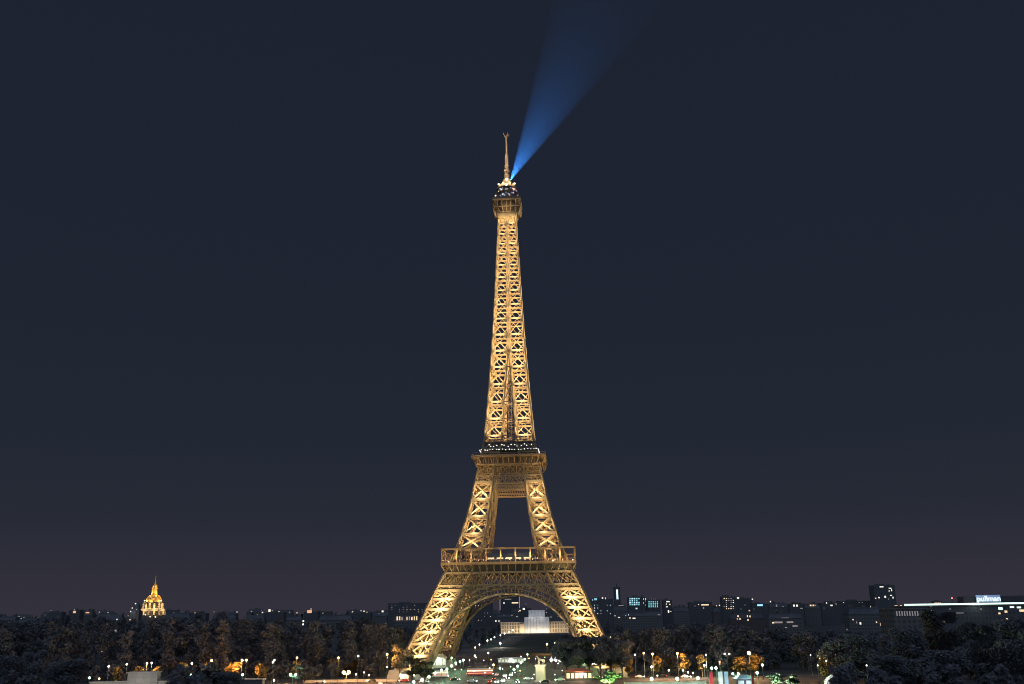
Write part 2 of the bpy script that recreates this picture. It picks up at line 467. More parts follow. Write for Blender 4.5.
m = MB(); ring(m, 16.2, 5.2, 118.4, 118.9); m.box((-12.5, -12.5, 115.1), (12.5, 12.5, 118.35)); m.box((-14.4, -14.4, 118.95), (14.4, 14.4, 122.6)); ring(m, 15.1, 13.9, 122.65, 123.1); up = m.build('upper_deck_and_shade', IRON2, f2)  # tall box added around the spire foot, dark iron standing in for shade
for k in range(4):
    for j in range(19):
        s = -15.6 + 31.2*j/18 + random.uniform(-.5, .5)
        link('gallery_lamp', bulb(random.choice((.22, .3)), BULB_DIM), f2, rot4((s, -16.3 - random.random()*.4, 118.5 + random.uniform(-.2, .3)), k))
    for j in range(14):
        s = -12.0 + 24*j/13 + random.uniform(-.8, .8)
        link('gallery_lamp', bulb(.28, BULB_DIM), f2, rot4((s, -14.75, 120.6 + random.uniform(-.2, 1.2)), k))
    for s in (-17, 17): lamp('gallery_floodlight', rot4((s, -22.6, 111.0), k), LAMP * 620, WARM, T, .1)
    for s in (-9, 0, 9): lamp('gallery_floodlight', rot4((s, -22.6, 111.0), k), LAMP * 300, WARM, T, .1)
# spire above the second gallery
LS = [119.2, 127, 137, 147, 157.5, 168, 178, 188, 198, 207, 216, 224.5, 232.5, 240, 246.5, 253, 260, 267]
sp = None
for sx_, sy_ in SIG:
    m, ch = leg_lattice(LS[:8], sx_, sy_, .85, .62, 1, .55, deep=2.0, open_inner=True, diag=False)
    lg = m.build('spire_pillar', IRON, T); [c.build('corner_chord', IRON, lg) for c in ch]
    m, ch = leg_lattice(LS[7:], sx_, sy_, .62, .42, 1, .42, deep=2.0, open_inner=True, diag=False)
    lg = m.build('upper_spire_pillar', IRON, T); [c.build('corner_chord', IRON, lg) for c in ch]
    m, ch = leg_lattice([113, 119.2], sx_, sy_, .9, .4, 2, .6, inside=False)
    lg = m.build('spire_foot', IRON, T); [c.build('corner_chord', IRON, lg) for c in ch]
m = MB()                                        # lift shaft and cross beams in the middle of the spire
for h in LS[:7]:
    for k in range(4):
        i = inner(h)
        if i > .8:
            m.bar(rot4((-i, -half(h), h), k), rot4((i, -half(h), h), k), .5)
            m.bar(rot4((-i, -i, h), k), rot4((i, -i, h), k), .4)
for a, b in zip(LS[:6], LS[1:7]):
    for k in range(4):
        i, j = inner(a), inner(b)
        m.bar(rot4((-i, -half(a), a), k), rot4((j, -half(b), b), k), .3); m.bar(rot4((i, -half(a), a), k), rot4((-j, -half(b), b), k), .3)
for x in (-1, 1):
    for y in (-1, 1): m.bar((x*.9, y*.9, 116), (x*.5, y*.5, 267), .3)
for h in range(119, 267, 4): m.bar((-.8, -.8, h), (.8, .8, h+2), .2); m.bar((.8, -.8, h), (-.8, .8, h+2), .2)
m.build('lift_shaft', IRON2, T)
for a, b in zip(LS, LS[1:]):
    h = a + .2*(b - a)
    wd, inn = half(h), inner(h); mid = (wd + inn) / 2
    if a < 172: lamp('floodlight', (0, -wd*.55, h), LAMP * 1500, WARM, T, .1); lamp('floodlight', (0, wd*.55, h), LAMP * 900, WARM, T, .1)
    for sx_, sy_ in SIG:
        lamp('floodlight', (sx_*mid, sy_*mid, h + 1), LAMP * 19 * (wd - inn)**2, WARM, T, .1)
    for k in (0, 1, 3):
        if a < 122: continue
        for s in (-1, 1):
            lamp('added_face_floodlight', rot4((s*mid, -wd - .66*(wd - inn) - .6, h - .5), k), LAMP * 165 * (wd - inn)**2, WARM2, T, .1, R(94), rot4((0, 1, .35), k), .65)  # floodlight added in the air off each spire face
# third gallery, cabin, lantern, mast
A8 = math.pi / 8
cz = 1 / math.cos(A8)
m = MB(); m.frustum((0, 0), 5.7, 5.7, 264.6, 6.1, 6.1, 266.8); t3 = m.build('third_gallery_base', IRON, T)
m = MB()
for k in range(4):
    for j in range(7):
        u = -1 + 2*j/6
        m.bar(rot4((u*6.2, -6.2, 267.0), k), rot4((u*8.3, -8.3, 270.2), k), .42, .4); m.bar(rot4((u*8.3, -8.3, 270.2), k), rot4((u*8.5, -8.5, 274.8), k), .42, .4)
    for r, h, wd in ((8.6, 274.9, .8), (8.35, 270.2, .45), (6.3, 267.2, .6)):
        m.bar(rot4((-r, -r, h), k), rot4((r, -r, h), k), wd)
m.build('console_row', IRON, t3)
MB().frustum((0, 0), 5.0, 5.0, 267.5, 5.4, 5.4, 275.0).build('inner_wall', IRON2, t3)
m = MB(); m.frustum((0, 0), 8.8, 8.8, 275.2, 8.9, 8.9, 276.5); m.lathe([(7.2*cz, 276.55), (7.0*cz, 280.6), (7.6*cz, 280.8), (7.5*cz, 281.4), (5.2*cz, 282.0), (5.0*cz, 284.6), (6.2*cz, 284.8), (6.1*cz, 285.6), (3.2, 286.4)], 8, rot=A8)
cab = m.build('top_cabin', IRON2, T)
random.seed(3)
for j in range(96):
    t = 2*math.pi*j/96 + random.uniform(-.05, .05); r = 7.75; h = random.choice((277.9, 278.8, 279.8, 281.9, 282.8, 283.8))
    if h > 281: r = 5.9
    link('cabin_lamp', bulb(random.choice((.2, .26, .3)), random.choice((BULB_DIM, BULB_DIM, BULB_P, BULB_O, BULB_B))), cab, (r*math.cos(t), r*math.sin(t), h))
m = MB(); m.lathe([(2.6, 285.8), (2.6, 289.5), (3.0, 289.8), (2.4, 291.6), (1.5, 292.6), (1.5, 294.6), (1.9, 294.8), (1.2, 295.6)], 12); lan = m.build('lantern', IRON, T)
for j in range(8):
    t = j*math.pi/4 + .35
    m = MB().lathe([(1.0, 0), (1.2, .5), (1.2, 1.9), (.7, 2.6), (.1, 2.8)], 10, c=(4.5*math.cos(t), 4.5*math.sin(t), 285.7))
    m.build('lantern_pod', IRON, lan, smooth=True)
for s in (-1, 1):
    link('lantern_lamp', bulb(.5, glow('amber lamp glass', (1.0, .72, .40), 5)), lan, (s*5.0, -3.6, 287.3))
link('lantern_lamp', bulb(.75, glow('cold white lamp glass', (.75, .88, 1.0), 9)), lan, (0, -6.0, 285.9))
link('lantern_lamp', bulb(.7, glow('warm white lamp glass', (1.0, .86, .62), 4)), lan, (0, -3.1, 290.6))
for s in (-3.2, 3.2): lamp('lantern_floodlight', (s, -6.5, 287.5), LAMP * 2400, WARM2, T)
lamp('lantern_floodlight', (0, -5, 291), LAMP * 900, WARM2, T)
[lamp('lantern_floodlight', rot4((7.2, 0, 269.5), k), LAMP * 260, WARM, T) for k in range(4)]; lamp('lantern_floodlight', (0, 5, 288), LAMP * 300, WARM2, T)
for k in range(4): lamp('lantern_floodlight', rot4((0, -13, 268), k), LAMP * 2200, WARM2, T)
m = MB()
m.lathe([(1.3, 295.5), (1.3, 297.0), (1.8, 297.2), (1.8, 298.3), (1.1, 298.5), (1.1, 300.4), (1.55, 300.6), (1.55, 301.5), (.95, 301.7), (.95, 309.0), (.48, 309.3), (.4, 321.0), (.3, 322.8), (.25, 323.2)], 10)
for h in (303, 305, 307):
    m.lathe([(1.2, h), (1.2, h + .8)], 10)
for h in range(310, 321, 2): m.lathe([(.66, h), (.66, h + .7)], 8)
for t in range(4):
    a = t*math.pi/2 + .6; m.bar((0, 0, 320.6), (1.9*math.cos(a), 1.9*math.sin(a), 323.0), .35)
    m.bar((1.9*math.cos(a), 1.9*math.sin(a), 322.6), (1.9*math.cos(a), 1.9*math.sin(a), 323.9), .4)
m.build('antenna_mast', IRON, T)
for h, s in ((299, -3), (303, 3), (308, -3), (314, 2.6), (320, -2.6)):
    lamp('mast_floodlight', (s, -4.2, h), LAMP * 1500, (1.0, .80, .60), T)
# searchlight and its beam
SL = Vector((1.5, -2.6, 288.4))
m = MB().lathe([(.9, -.9), (1.0, -.6), (1.0, .9), (.85, 1.0)], 12)
sl = m.build('searchlight', STEEL, T, SL)
apex = TC + Matrix.Rotation(YAW, 3, 'Z') @ SL
d = (at(604, 0, 555) - apex).normalized()
HB = R(12.6)
sl.rotation_euler = (Matrix.Rotation(-YAW, 3, 'Z') @ d).to_track_quat('Z', 'Y').to_euler()
lens = MB().lathe([(.02, 1.02), (.8, 1.04)], 12).build('searchlight_lens', glow('searchlight lens', (.5, .75, 1.0), 12), sl)
spot = lamp('searchlight_lamp', apex + d * 1.3, 1.0, (.045, .28, 1.0), None, .2, 2*HB + R(.6), d, .12)
spot.data.energy = 25000000.0
m = MB(); LB = 420.0
m.lathe([(.35, 0.0), (.35 + LB*math.tan(HB), LB)], 48)
me = m.build('light_beam', None) if False else None
vm = bpy.data.materials.new('beam cone scatter'); vm.use_nodes = True; vn = vm.node_tree; vn.nodes.clear()
o_ = vn.nodes.new('ShaderNodeOutputMaterial'); vsn = vn.nodes.new('ShaderNodeVolumeScatter')
vsn.inputs['Density'].default_value = 1.2e-3; vsn.inputs['Color'].default_value = (1, 1, 1, 1); vsn.inputs['Anisotropy'].default_value = 0.0
vt = vn.nodes.new('ShaderNodeTexCoord'); vx = vn.nodes.new('ShaderNodeSeparateXYZ'); ve = vn.nodes.new('ShaderNodeMath'); ve.operation = 'MULTIPLY'; ve.inputs[1].default_value = -1/62
vp = vn.nodes.new('ShaderNodeMath'); vp.operation = 'EXPONENT'; vq = vn.nodes.new('ShaderNodeMath'); vq.operation = 'MULTIPLY'; vq.inputs[1].default_value = .16e-3  # scatter cone in the beam's shape; its fading is built into the density
vn.links.new(vt.outputs['Object'], vx.inputs[0]); vn.links.new(vx.outputs['Z'], ve.inputs[0]); vn.links.new(ve.outputs[0], vp.inputs[0]); vn.links.new(vp.outputs[0], vq.inputs[0]); vn.links.new(vq.outputs[0], vsn.inputs['Density'])
vn.links.new(vsn.outputs[0], o_.inputs['Volume'])
beam = m.build('light_beam', vm, None, apex + d * 1.5); beam.rotation_euler = d.to_track_quat('Z', 'Y').to_euler()
tag(beam, 'pale blue searchlight beam fanning up from the tower top into the dark sky', 'light beam', None, 'stuff')

# ================================================================== BUILDINGS
def windows_mat(name, wall, glass, sxx=3.2, szz=3.3, rough=.8):
    m = bpy.data.materials.new(name); m.use_nodes = True; n = m.node_tree; b = n.nodes['Principled BSDF']
    b.inputs['Roughness'].default_value = rough
    t = n.nodes.new('ShaderNodeTexCoord'); sp_ = n.nodes.new('ShaderNodeSeparateXYZ'); ad = n.nodes.new('ShaderNodeMath'); cb = n.nodes.new('ShaderNodeCombineXYZ')
    n.links.new(t.outputs['Object'], sp_.inputs[0]); n.links.new(sp_.outputs[0], ad.inputs[0]); n.links.new(sp_.outputs[1], ad.inputs[1])
    n.links.new(ad.outputs[0], cb.inputs[0]); n.links.new(sp_.outputs[2], cb.inputs[1])
    br = n.nodes.new('ShaderNodeTexBrick'); br.offset = 0; br.inputs['Scale'].default_value = 1.0
    br.inputs['Brick Width'].default_value = sxx; br.inputs['Row Height'].default_value = szz
    br.inputs['Mortar Size'].default_value = .72; br.inputs['Mortar Smooth'].default_value = .05
    br.inputs['Color1'].default_value = (*glass, 1); br.inputs['Color2'].default_value = (*[c*1.6 for c in glass], 1); br.inputs['Mortar'].default_value = (*wall, 1)
    n.links.new(cb.outputs[0], br.inputs['Vector']); n.links.new(br.outputs['Color'], b.inputs['Base Color'])
    return m
FAC_S = windows_mat('stone facade with windows', (.080, .075, .068), (.024, .032, .038))
FAC_C = windows_mat('concrete facade with windows', (.056, .055, .056), (.022, .028, .034), 2.6, 3.0)
FAC_B = windows_mat('brick facade with windows', (.064, .046, .036), (.022, .03, .035), 3.0, 3.2)
FAC_P = windows_mat('pale palace facade with windows', (.40, .36, .29), (.12, .10, .08), 3.6, 5.2)
PALE_W = windows_mat('panelled pale render', (.20, .19, .16), (.28, .26, .225), 3.0, 2.0)
for n_ in PALE_W.node_tree.nodes:
    if n_.type == 'TEX_BRICK': n_.inputs['Mortar Size'].default_value = .05; n_.inputs['Color2'].default_value = (.36, .335, .29, 1)
WIN = {'warm': glow('warm lit window', (1.0, .66, .32), 1.0), 'white': glow('white lit window', (1.0, .90, .74), 1.0), 'cool': glow('cool lit window', (.62, .88, 1.0), .8),
       'teal': glow('teal lit window', (.16, .62, .66), .75), 'blue': glow('blue neon strip', (.2, .5, 1.0), 1.8), 'orange': glow('orange lit window', (1.0, .46, .16), .8),
       'dim': glow('dim warm window', (1.0, .66, .42), .20), 'bright': glow('bright white lamp panel', (1.0, .95, .86), 3), 'neon': glow('white green neon strip', (.72, 1.0, .86), 1.25)}
def mpp(px, py, dist):                       # metres per pixel there
    return (at(px + 1, py, dist) - at(px, py, dist)).length
def lit_panel(parent, px, py, w_, h_, kind, dist, base, name='lit_window'):
    s = mpp(px, py, dist); c = at(px, py, dist) - Vector(base)
    w_ *= .82; h_ *= .82
    m = MB().box((-w_*s/2, -.18, -h_*s/2), (w_*s/2, .06, h_*s/2))
    return m.build(name, WIN[kind], parent, (c.x, -.02, c.z))
def block(x0, x1, ytop, dist, style, label, cat='building', group=None, lit=(), depth=16, extra=None, name='apartment_block'):
    xm = (x0 + x1) / 2
    base = at(xm, ytop, dist); H = base.z; base = Vector((base.x, dist, 0))
    hw = mpp(xm, ytop, dist) * (x1 - x0) / 2
    t = thing(name, label, cat, base, 0, group)
    if style == 'mansard':
        rh = min(7.0, H * .22)
        MB().box((-hw, 0, 0), (hw, depth, H - rh)).build('wall', FAC_S, t)
        r = MB().frustum((0, depth/2), hw, depth/2, H - rh + .5, hw - 1.6, depth/2 - 2.2, H - rh*.25)
        r.frustum((0, depth/2), hw - 1.6, depth/2 - 2.2, H - rh*.25, hw - 4, .3, H)
        rf = r.build('roof', ZINC, t)
        MB().box((-hw - .35, -.35, H - rh), (hw + .35, depth + .35, H - rh + .5)).build('cornice', STONE_D, t)
        for q in (-.8, -.15, .5):
            MB().box((hw*q - .9, depth/2 - 1.5, H - rh*.5), (hw*q + .9, depth/2 + 1.5, H + 1.4)).build('chimney', STONE_D, rf)
    elif style == 'pitched':
        MB().box((-hw, 0, 0), (hw, depth, H*.78)).build('wall', FAC_B, t)
        m = MB(); n = 0
        m.frustum((0, depth/2), hw + .4, depth/2 + .4, H*.78, hw - 3, .2, H); rf = m.build('roof', ZINC, t)
        MB().box((hw*.4, depth/2 - 1, H*.85), (hw*.4 + 1.8, depth/2 + 1, H + 1.2)).build('chimney', STONE_D, rf)
    else:
        MB().box((-hw, 0, 0), (hw, depth, H)).build('wall', FAC_C, t)
        MB().box((-hw - .15, -.15, H), (hw + .15, depth + .15, H + .8)).build('parapet', CONC, t)
        MB().box((-hw*.45, depth*.3, H + .8), (hw*.15, depth*.7, H + 3.4)).build('roof_plant', CONC, t)
        a = MB().tube([(hw*.4, depth*.5, H + .8), (hw*.4, depth*.5, H + 6)], [.12, .05], 5); a.build('aerial', STEEL, t)
    rq = random.Random(int(x0 * 7 + dist))
    for _ in range(5 if style != 'slab' else 3):
        cxx = rq.uniform(-.9, .9) * hw; cw_ = rq.uniform(.5, 1.6); ch_ = rq.uniform(1.2, 4.2)
        MB().box((cxx - cw_, depth*.55, H - 2.5), (cxx + cw_, depth*.55 + 1.6, H + ch_)).build('chimney' if style != 'slab' else 'roof_plant', STONE_D, t)
    for q in lit:
        px, py, w_, h_, kd = q[:5]
        lit_panel(t, px, py, w_, h_, kd, dist, base, q[5] if len(q) > 5 else 'lit_window')
    return t
def rows(x0, x1, y0, y1, nx, ny, w_, h_, kinds, p=.7, seed=1):
    rr = random.Random(seed); out = []
    for j in range(ny):
        for i in range(nx):
            if rr.random() < p:
                out.append((x0 + (x1-x0)*(i+.5)/nx, y0 + (y1-y0)*(j+.5)/ny, w_*rr.uniform(.7, 1.1), h_*rr.uniform(.8, 1.1), rr.choice(kinds)))
    return out
W1 = ['warm', 'white', 'dim']
# --- far left
block(-6, 16, 616.5, 1500, 'mansard', 'dark mansard block at the far left end of the skyline with one lit window', lit=[(6, 625, 1.3, 1.2, 'white')])
block(17, 45, 618.2, 1400, 'mansard', 'dark unlit mansard block between the far left end and the twin-box roof')
block(48, 62, 612.8, 1700, 'slab', 'dark flat block under a twin-box roof outline, left of the orange topped block', lit=[(51, 610.5, .9, .8, 'dim'), (58, 617, .8, .7, 'dim')])
block(69, 80, 610.8, 1600, 'slab', 'dark block with a glowing orange top, farther from the golden dome', lit=[(74.5, 612.0, 3.4, 2.6, 'orange'), (74.5, 609.6, 1.5, 1.2, 'dim')])  # orange panel glows in place of lamplight on the rooftop
block(82, 93, 611.4, 1650, 'mansard', 'dark block with a wide orange lit attic, nearer the golden dome', lit=[(87.5, 612.6, 4.4, 1.5, 'orange')])
block(94, 122, 614.5, 1300, 'pitched', 'brick block with pitched roof and a tall orange lit stair window left of the domes', lit=[(115.5, 631, 2.4, 3.0, 'dim'), (117, 619.5, 1.2, 1.6, 'white'), (92.5, 632.8, 1.4, 1.4, 'white'), (101, 636.6, 1.3, 1.6, 'warm')])
block(164, 190, 613, 1500, 'mansard', 'dark mansard block just beyond the golden dome with a single white lamp', lit=[(192, 620, 1.8, 1.2, 'bright'), (176, 618, .8, .8, 'dim')])
block(191, 206, 613.8, 1450, 'slab', 'dark slab with faint reddish top windows to the right of the golden dome', lit=[(195, 612.8, .8, 1.4, 'orange'), (199, 613.4, .8, 1.2, 'dim')])
block(212, 236, 614.2, 1600, 'mansard', 'long dark mansard block with small rooftop lights between dome and bright pair of windows', lit=[(214, 611.8, 1.0, 1.0, 'dim'), (237, 612, .9, 1.2, 'white')])
block(242, 264, 615, 1150, 'pitched', 'dark brick house with a bright pair of warm windows side by side', lit=[(249.5, 625.6, 1.8, 2.8, 'warm'), (253.5, 625.4, 2.8, 3.0, 'warm'), (260.5, 627.4, 1.6, 2.2, 'warm'), (262, 613, 1, 1, 'dim')])
block(264, 284, 613, 1700, 'slab', 'dark slab with a cluster of white lights along its top', lit=[(269.5, 610.6, 2.6, 3.0, 'white'), (262.5, 612.4, 1.6, 1.4, 'white'), (279, 611.6, 1.2, 1.0, 'warm'), (257.5, 615, 1.2, 1, 'white')])
block(286, 302, 615.5, 1350, 'mansard', 'dark mansard block with two bright white lamps low on its gable', lit=[(303.4, 621, 1.6, 1.4, 'bright'), (303.2, 624.4, 1.6, 1.6, 'bright'), (308.2, 623.6, 2.4, 2.2, 'bright'), (297, 612.9, 1.3, 1.1, 'warm')])
block(304, 318, 612.2, 1800, 'slab', 'dark slab with a glowing orange rooftop on the skyline left of the tower', lit=[(309.5, 611.6, 5.6, 3.4, 'orange'), (311, 609, 2.2, 1.6, 'dim')])  # orange panel stands in for light falling on the roof
block(319, 352, 614.8, 1250, 'mansard', 'long dark mansard block with faint brown facade midway between dome and tower', lit=[(330, 632, 7, .9, 'dim'), (322, 634, 3, .9, 'dim'), (318, 625, 4, .8, 'dim')])
block(353, 371, 612.8, 1700, 'slab', 'dark slab with a row of small white roof lights left of the big dotted slab', lit=[(361, 610.8, 1.0, .9, 'white'), (364, 611.2, 1.6, 1.2, 'white'), (367, 612.2, 1.0, .9, 'warm')])
block(373, 387, 612, 1650, 'mansard', 'dark mansard block with one bright lamp beside the big dotted slab', lit=[(382.6, 611.4, 2.2, 2.0, 'white'), (379, 613.8, 1, .8, 'dim')])
block(388, 426, 603.4, 2100, 'slab', 'big pale-dotted slab tower block directly left of the iron tower legs',
      lit=rows(390, 424, 604, 613, 9, 4, .9, .7, ['dim', 'dim', 'warm'], .55, 4), depth=20)
block(394, 420, 615.6, 1200, 'mansard', 'low block with a row of tall warm windows beside the left tower leg', lit=rows(396, 418, 615.5, 621.5, 9, 1, 1.6, 4.6, ['warm', 'dim', 'warm'], .85, 5) + rows(396, 406, 619, 622, 4, 1, 1.2, 1.0, ['dim'], .8, 6))
# --- seen through the arch
block(452, 474, 607, 1700, 'mansard', 'dark mansard block seen through the arch beside its left haunch', lit=[(460, 612, 1.0, .9, 'warm'), (466, 616, 1.0, .8, 'white'), (456, 618, 1, .8, 'dim')])
block(473, 493, 603.5, 1900, 'slab', 'dark slab with scattered small lights seen through the arch left of the black high-rise', lit=rows(474, 492, 604, 622, 6, 5, .9, .8, ['warm', 'dim', 'white'], .3, 8))
tm = block(499.5, 520, 588, 2500, 'slab', 'black office high-rise with pale edges seen through the arch', 'high-rise', lit=[(515, 602.8, 8, 1.5, 'warm'), (504, 603, 1.6, 1.5, 'white'), (508, 599.2, 8, .9, 'dim')], depth=40, name='office_tower')
for xx in (500, 519.4): lit_panel(tm, xx, 602, .9, 19, 'dim', 2500, (tm.location.x, 2500, 0), 'edge_light')
block(497, 512, 614, 1650, 'mansard', 'dark low block with two white lights in front of the black high-rise', lit=[(495.8, 621, 1.8, 1.6, 'white'), (499, 621, 1.3, 1.3, 'white'), (504, 615, .9, .8, 'dim'), (512, 615.2, .9, .8, 'warm')])
block(519, 531, 608.5, 1750, 'slab', 'dark slab with bright lamps between black high-rise and white stepped building', lit=[(523.8, 609, 2.2, 2.0, 'bright'), (520, 610.6, 1.6, 1.6, 'warm'), (517, 616.6, 1.0, .9, 'white'), (526, 604, .9, .8, 'dim')])
block(546, 566, 612.5, 1800, 'mansard', 'dark mansard block above the right wing of the pale palace', lit=[(551, 617, .9, .9, 'white'), (558, 616.5, 1, .9, 'dim'), (546.5, 609, .8, .8, 'dim')])
# --- right of the tower
block(586, 613, 599.5, 1700, 'slab', 'dark block with a teal glow on top beside the right tower leg',
      lit=[(595.6, 599.2, 3.6, 2.4, 'teal'), (592.5, 600, 1.2, 1.2, 'cool'), (602.5, 598, 1.6, 1.6, 'white'), (605.5, 598.4, 1.0, 2, 'warm')] + rows(593, 612, 601, 615, 6, 5, 1.1, 1.0, ['cool', 'white', 'dim'], .45, 11))
ct = thing('chimney_stack', 'slim dark chimney with a white lit stripe rising above the skyline', 'chimney', at(618, 620, 2000) * 1)
ct.location.z = 0
hs = at(618, 587, 2000).z
MB().lathe([(8.5, 0), (7.2, hs*.5), (6.6, hs - 3), (7.0, hs - 2.9), (7.0, hs)], 14).build('shaft', DARK, ct)
MB().lathe([(1.0, hs), (.8, hs + 8)], 6).build('aerial', STEEL, ct)
c_ = at(618, 594.2, 2000)
MB().box((-1.6, -8.2, -9), (1.6, -7.4, 9)).build('light_strip', glow('cool strip light', (.75, .92, 1.0), 1.6), ct, (0, 0, c_.z))
MB().box((-2.2, -8.4, -1.6), (2.2, -7.4, 1.6)).build('lamp_panel', WIN['cool'], ct, (0, 0, at(618, 598.5, 2000).z))
block(613, 628, 606, 1500, 'mansard', 'dark mansard block with small lights below the slim chimney', lit=[(615, 615.8, 1, .9, 'white'), (619, 617.4, 2.6, .9, 'white'), (624, 618, 2.2, 1.0, 'warm'), (621, 605.4, 6, .8, 'dim')])
tb = block(628, 645, 597.4, 1700, 'slab', 'bright teal lit glass office block on the skyline, taller of the two',
      lit=rows(629, 640, 597.6, 605.6, 5, 4, 2.0, 1.7, ['teal', 'teal', 'cool'], .85, 12) + rows(642.5, 646.5, 598, 608, 2, 5, 1.0, 1.3, ['warm', 'dim', 'white'], .7, 13) + [(636.5, 608.5, 2.2, 1.6, 'cool')], name='glass_office_block')
block(646.5, 660, 600.2, 1720, 'slab', 'teal lit glass office block, lower and right of its taller twin',
      lit=rows(648, 658.5, 600.8, 607.6, 5, 4, 1.7, 1.4, ['teal', 'teal', 'teal'], .9, 14) + rows(647, 656, 598.2, 599.8, 5, 1, 1.2, .6, ['dim'], .8, 15), name='glass_office_block')
block(622, 662, 611.5, 1300, 'mansard', 'long low dark block under the teal glass offices with a few lights', lit=[(628.5, 614.8, 1.0, 1.2, 'cool'), (630, 618, 2.0, 1.2, 'warm'), (634, 618.3, 3.4, 1.4, 'white'), (625.8, 616, 1, 1, 'white'), (659, 614.8, 3, .9, 'dim')])
block(663, 672, 600.5, 1800, 'slab', 'narrow dark block with bright windows up its side right of the teal offices', lit=[(668, 601.6, 4.0, 1.4, 'white'), (666.4, 604, 1.2, 1.2, 'white'), (669.8, 604.4, 1.4, 1.4, 'warm'), (666.8, 606.8, 2.0, 1.2, 'white'), (668.5, 611.5, 1.3, 2.6, 'bright'), (672, 611.3, 5, .7, 'warm')])
block(673, 689, 606.5, 1500, 'mansard', 'dark unlit mansard block right of the narrow bright-windowed block')
block(689, 712, 602.6, 1750, 'slab', 'wide dark slab with a lit strip across its top floor', lit=[(705, 604.8, 9, 1.5, 'warm'), (703.5, 608, 1.5, 2.2, 'dim'), (695, 606, 1, .9, 'dim'), (698.5, 604.5, 1.2, 1, 'white')])
block(713, 720, 607.5, 1500, 'pitched', 'small dark house with two lights between the wide slab and the windowed tower', lit=[(716.5, 605.8, 1.1, 1.2, 'warm'), (719.5, 605.4, 1.4, 1.4, 'white')])
block(721.5, 735, 597, 1900, 'slab', 'dark tower block dotted with white windows on the right skyline', lit=rows(723, 734.5, 597.5, 609.5, 5, 6, 1.3, 1.2, ['white', 'warm', 'dim'], .6, 17))
block(735, 752, 598.6, 2000, 'slab', 'dark block with one bright lamp on its roof beside the window-dotted tower', lit=[(738, 598.0, 2.6, 1.8, 'white'), (752.4, 599.2, 1.6, 1.4, 'white'), (745, 605, 1, 1, 'dim'), (741, 609, 1.0, .8, 'dim')])
block(752, 768, 604.2, 1600, 'slab', 'dark block with a bright blue neon strip along its roof', lit=[(760, 605.2, 6.6, 2.0, 'blue', 'neon_strip'), (754, 609, .9, .8, 'dim')])
block(769, 789, 603.2, 1700, 'mansard', 'dark mansard block with a lone white roof light beyond the blue neon strip', lit=[(770.4, 601.6, 1.4, 1.6, 'white'), (776.5, 605.6, 1.6, 2.4, 'dim'), (783, 606.5, 1.3, .9, 'dim')])
block(790, 803, 604.2, 1550, 'slab', 'dark slab with a pair of bright white windows at roof level', lit=[(794, 605.6, 2.2, 2.2, 'white'), (797, 605.6, 2.2, 2.2, 'white'), (801.5, 608.3, 3, 1, 'dim')])
block(804, 820, 604.0, 1580, 'mansard', 'dark mansard block with three warm attic windows', lit=[(810.6, 605.4, 2.0, 1.8, 'warm'), (813.4, 605.4, 2.0, 1.8, 'warm'), (815.6, 605.4, 1.2, 1.6, 'dim')])
block(821, 839, 603.2, 1620, 'slab', 'dark slab with scattered white lights left of the black high-rise', lit=[(826.5, 603, 1.2, 1.6, 'white'), (831.5, 605.4, 2.6, 1.6, 'white'), (824, 608, .9, .8, 'dim'), (836, 604, 1, 2.2, 'dim')])
block(839, 872, 601.4, 1750, 'slab', 'long dark slab with thin lights beside the black high-rise', lit=rows(842, 870, 601.5, 605.5, 9, 2, 1.1, .9, ['dim', 'warm', 'white'], .4, 21) + [(871, 606.6, 1.5, 1.8, 'white')])
ht = block(873.4, 894.5, 585.6, 1700, 'slab', 'tall black high-rise with white lit corner rooms on the right skyline', 'high-rise',
      lit=[(881.5, 586.8, 4.6, 1.3, 'white'), (890, 588.2, 3.2, 1.0, 'white'), (891.6, 590, 1.0, 2.8, 'white'), (889.2, 591, 1.5, 1.0, 'white'), (875.6, 598.2, 1.6, 1.1, 'warm'), (879, 597.6, 1.6, 1.6, 'white'), (885.2, 596.8, 2.0, 2.4, 'white'), (891, 595.4, 2.4, 1.2, 'white'), (893, 597.6, 1.2, 2.0, 'white'), (888.5, 599, 1.5, 1, 'dim')], depth=24, name='office_tower')
block(730, 764, 613.6, 1100, 'pitched', 'brick house with two pairs of orange windows among the trees', lit=[(738.0, 616.2, 1.8, 2.0, 'warm'), (740.0, 618.9, 1.5, 2.0, 'warm'), (737.4, 619, 1.3, 1.6, 'orange'), (747.4, 616.2, 1.3, 2.2, 'warm'), (750, 616.4, 1.4, 2.0, 'warm'), (748, 620, 1.6, 1.8, 'warm'), (749.4, 610.6, 1.8, 1.5, 'orange')])
block(768, 802, 613.0, 1000, 'mansard', 'brownish stone block with dull lit shop strips low on its facade', lit=[(778, 622.4, 11, 2.0, 'dim'), (790, 622.2, 8, 2.0, 'dim'), (795, 626, 6, 1.6, 'dim'), (773, 622.8, 2.4, 1.5, 'warm'), (785, 618, 9, .8, 'dim'), (786, 627.5, 3, 1, 'dim')])
block(848, 888, 607.4, 1000, 'mansard', 'dark stone block with warm ground windows left of the long neon roof', lit=[(853, 619.6, 1.2, 1.6, 'warm'), (856.6, 622.4, 1.3, 2.0, 'dim'), (860.4, 623.4, 2.0, 2.6, 'white'), (876.5, 622.2, 1.5, 1.6, 'warm'), (881, 624.2, 2.2, 3.6, 'warm'), (887.4, 627.6, 1.6, 4.2, 'white'), (847, 629.5, 1.2, 1.6, 'dim'), (896, 606.2, 3.4, 1.8, 'warm'), (901, 606, 2.0, 1.8, 'warm')])
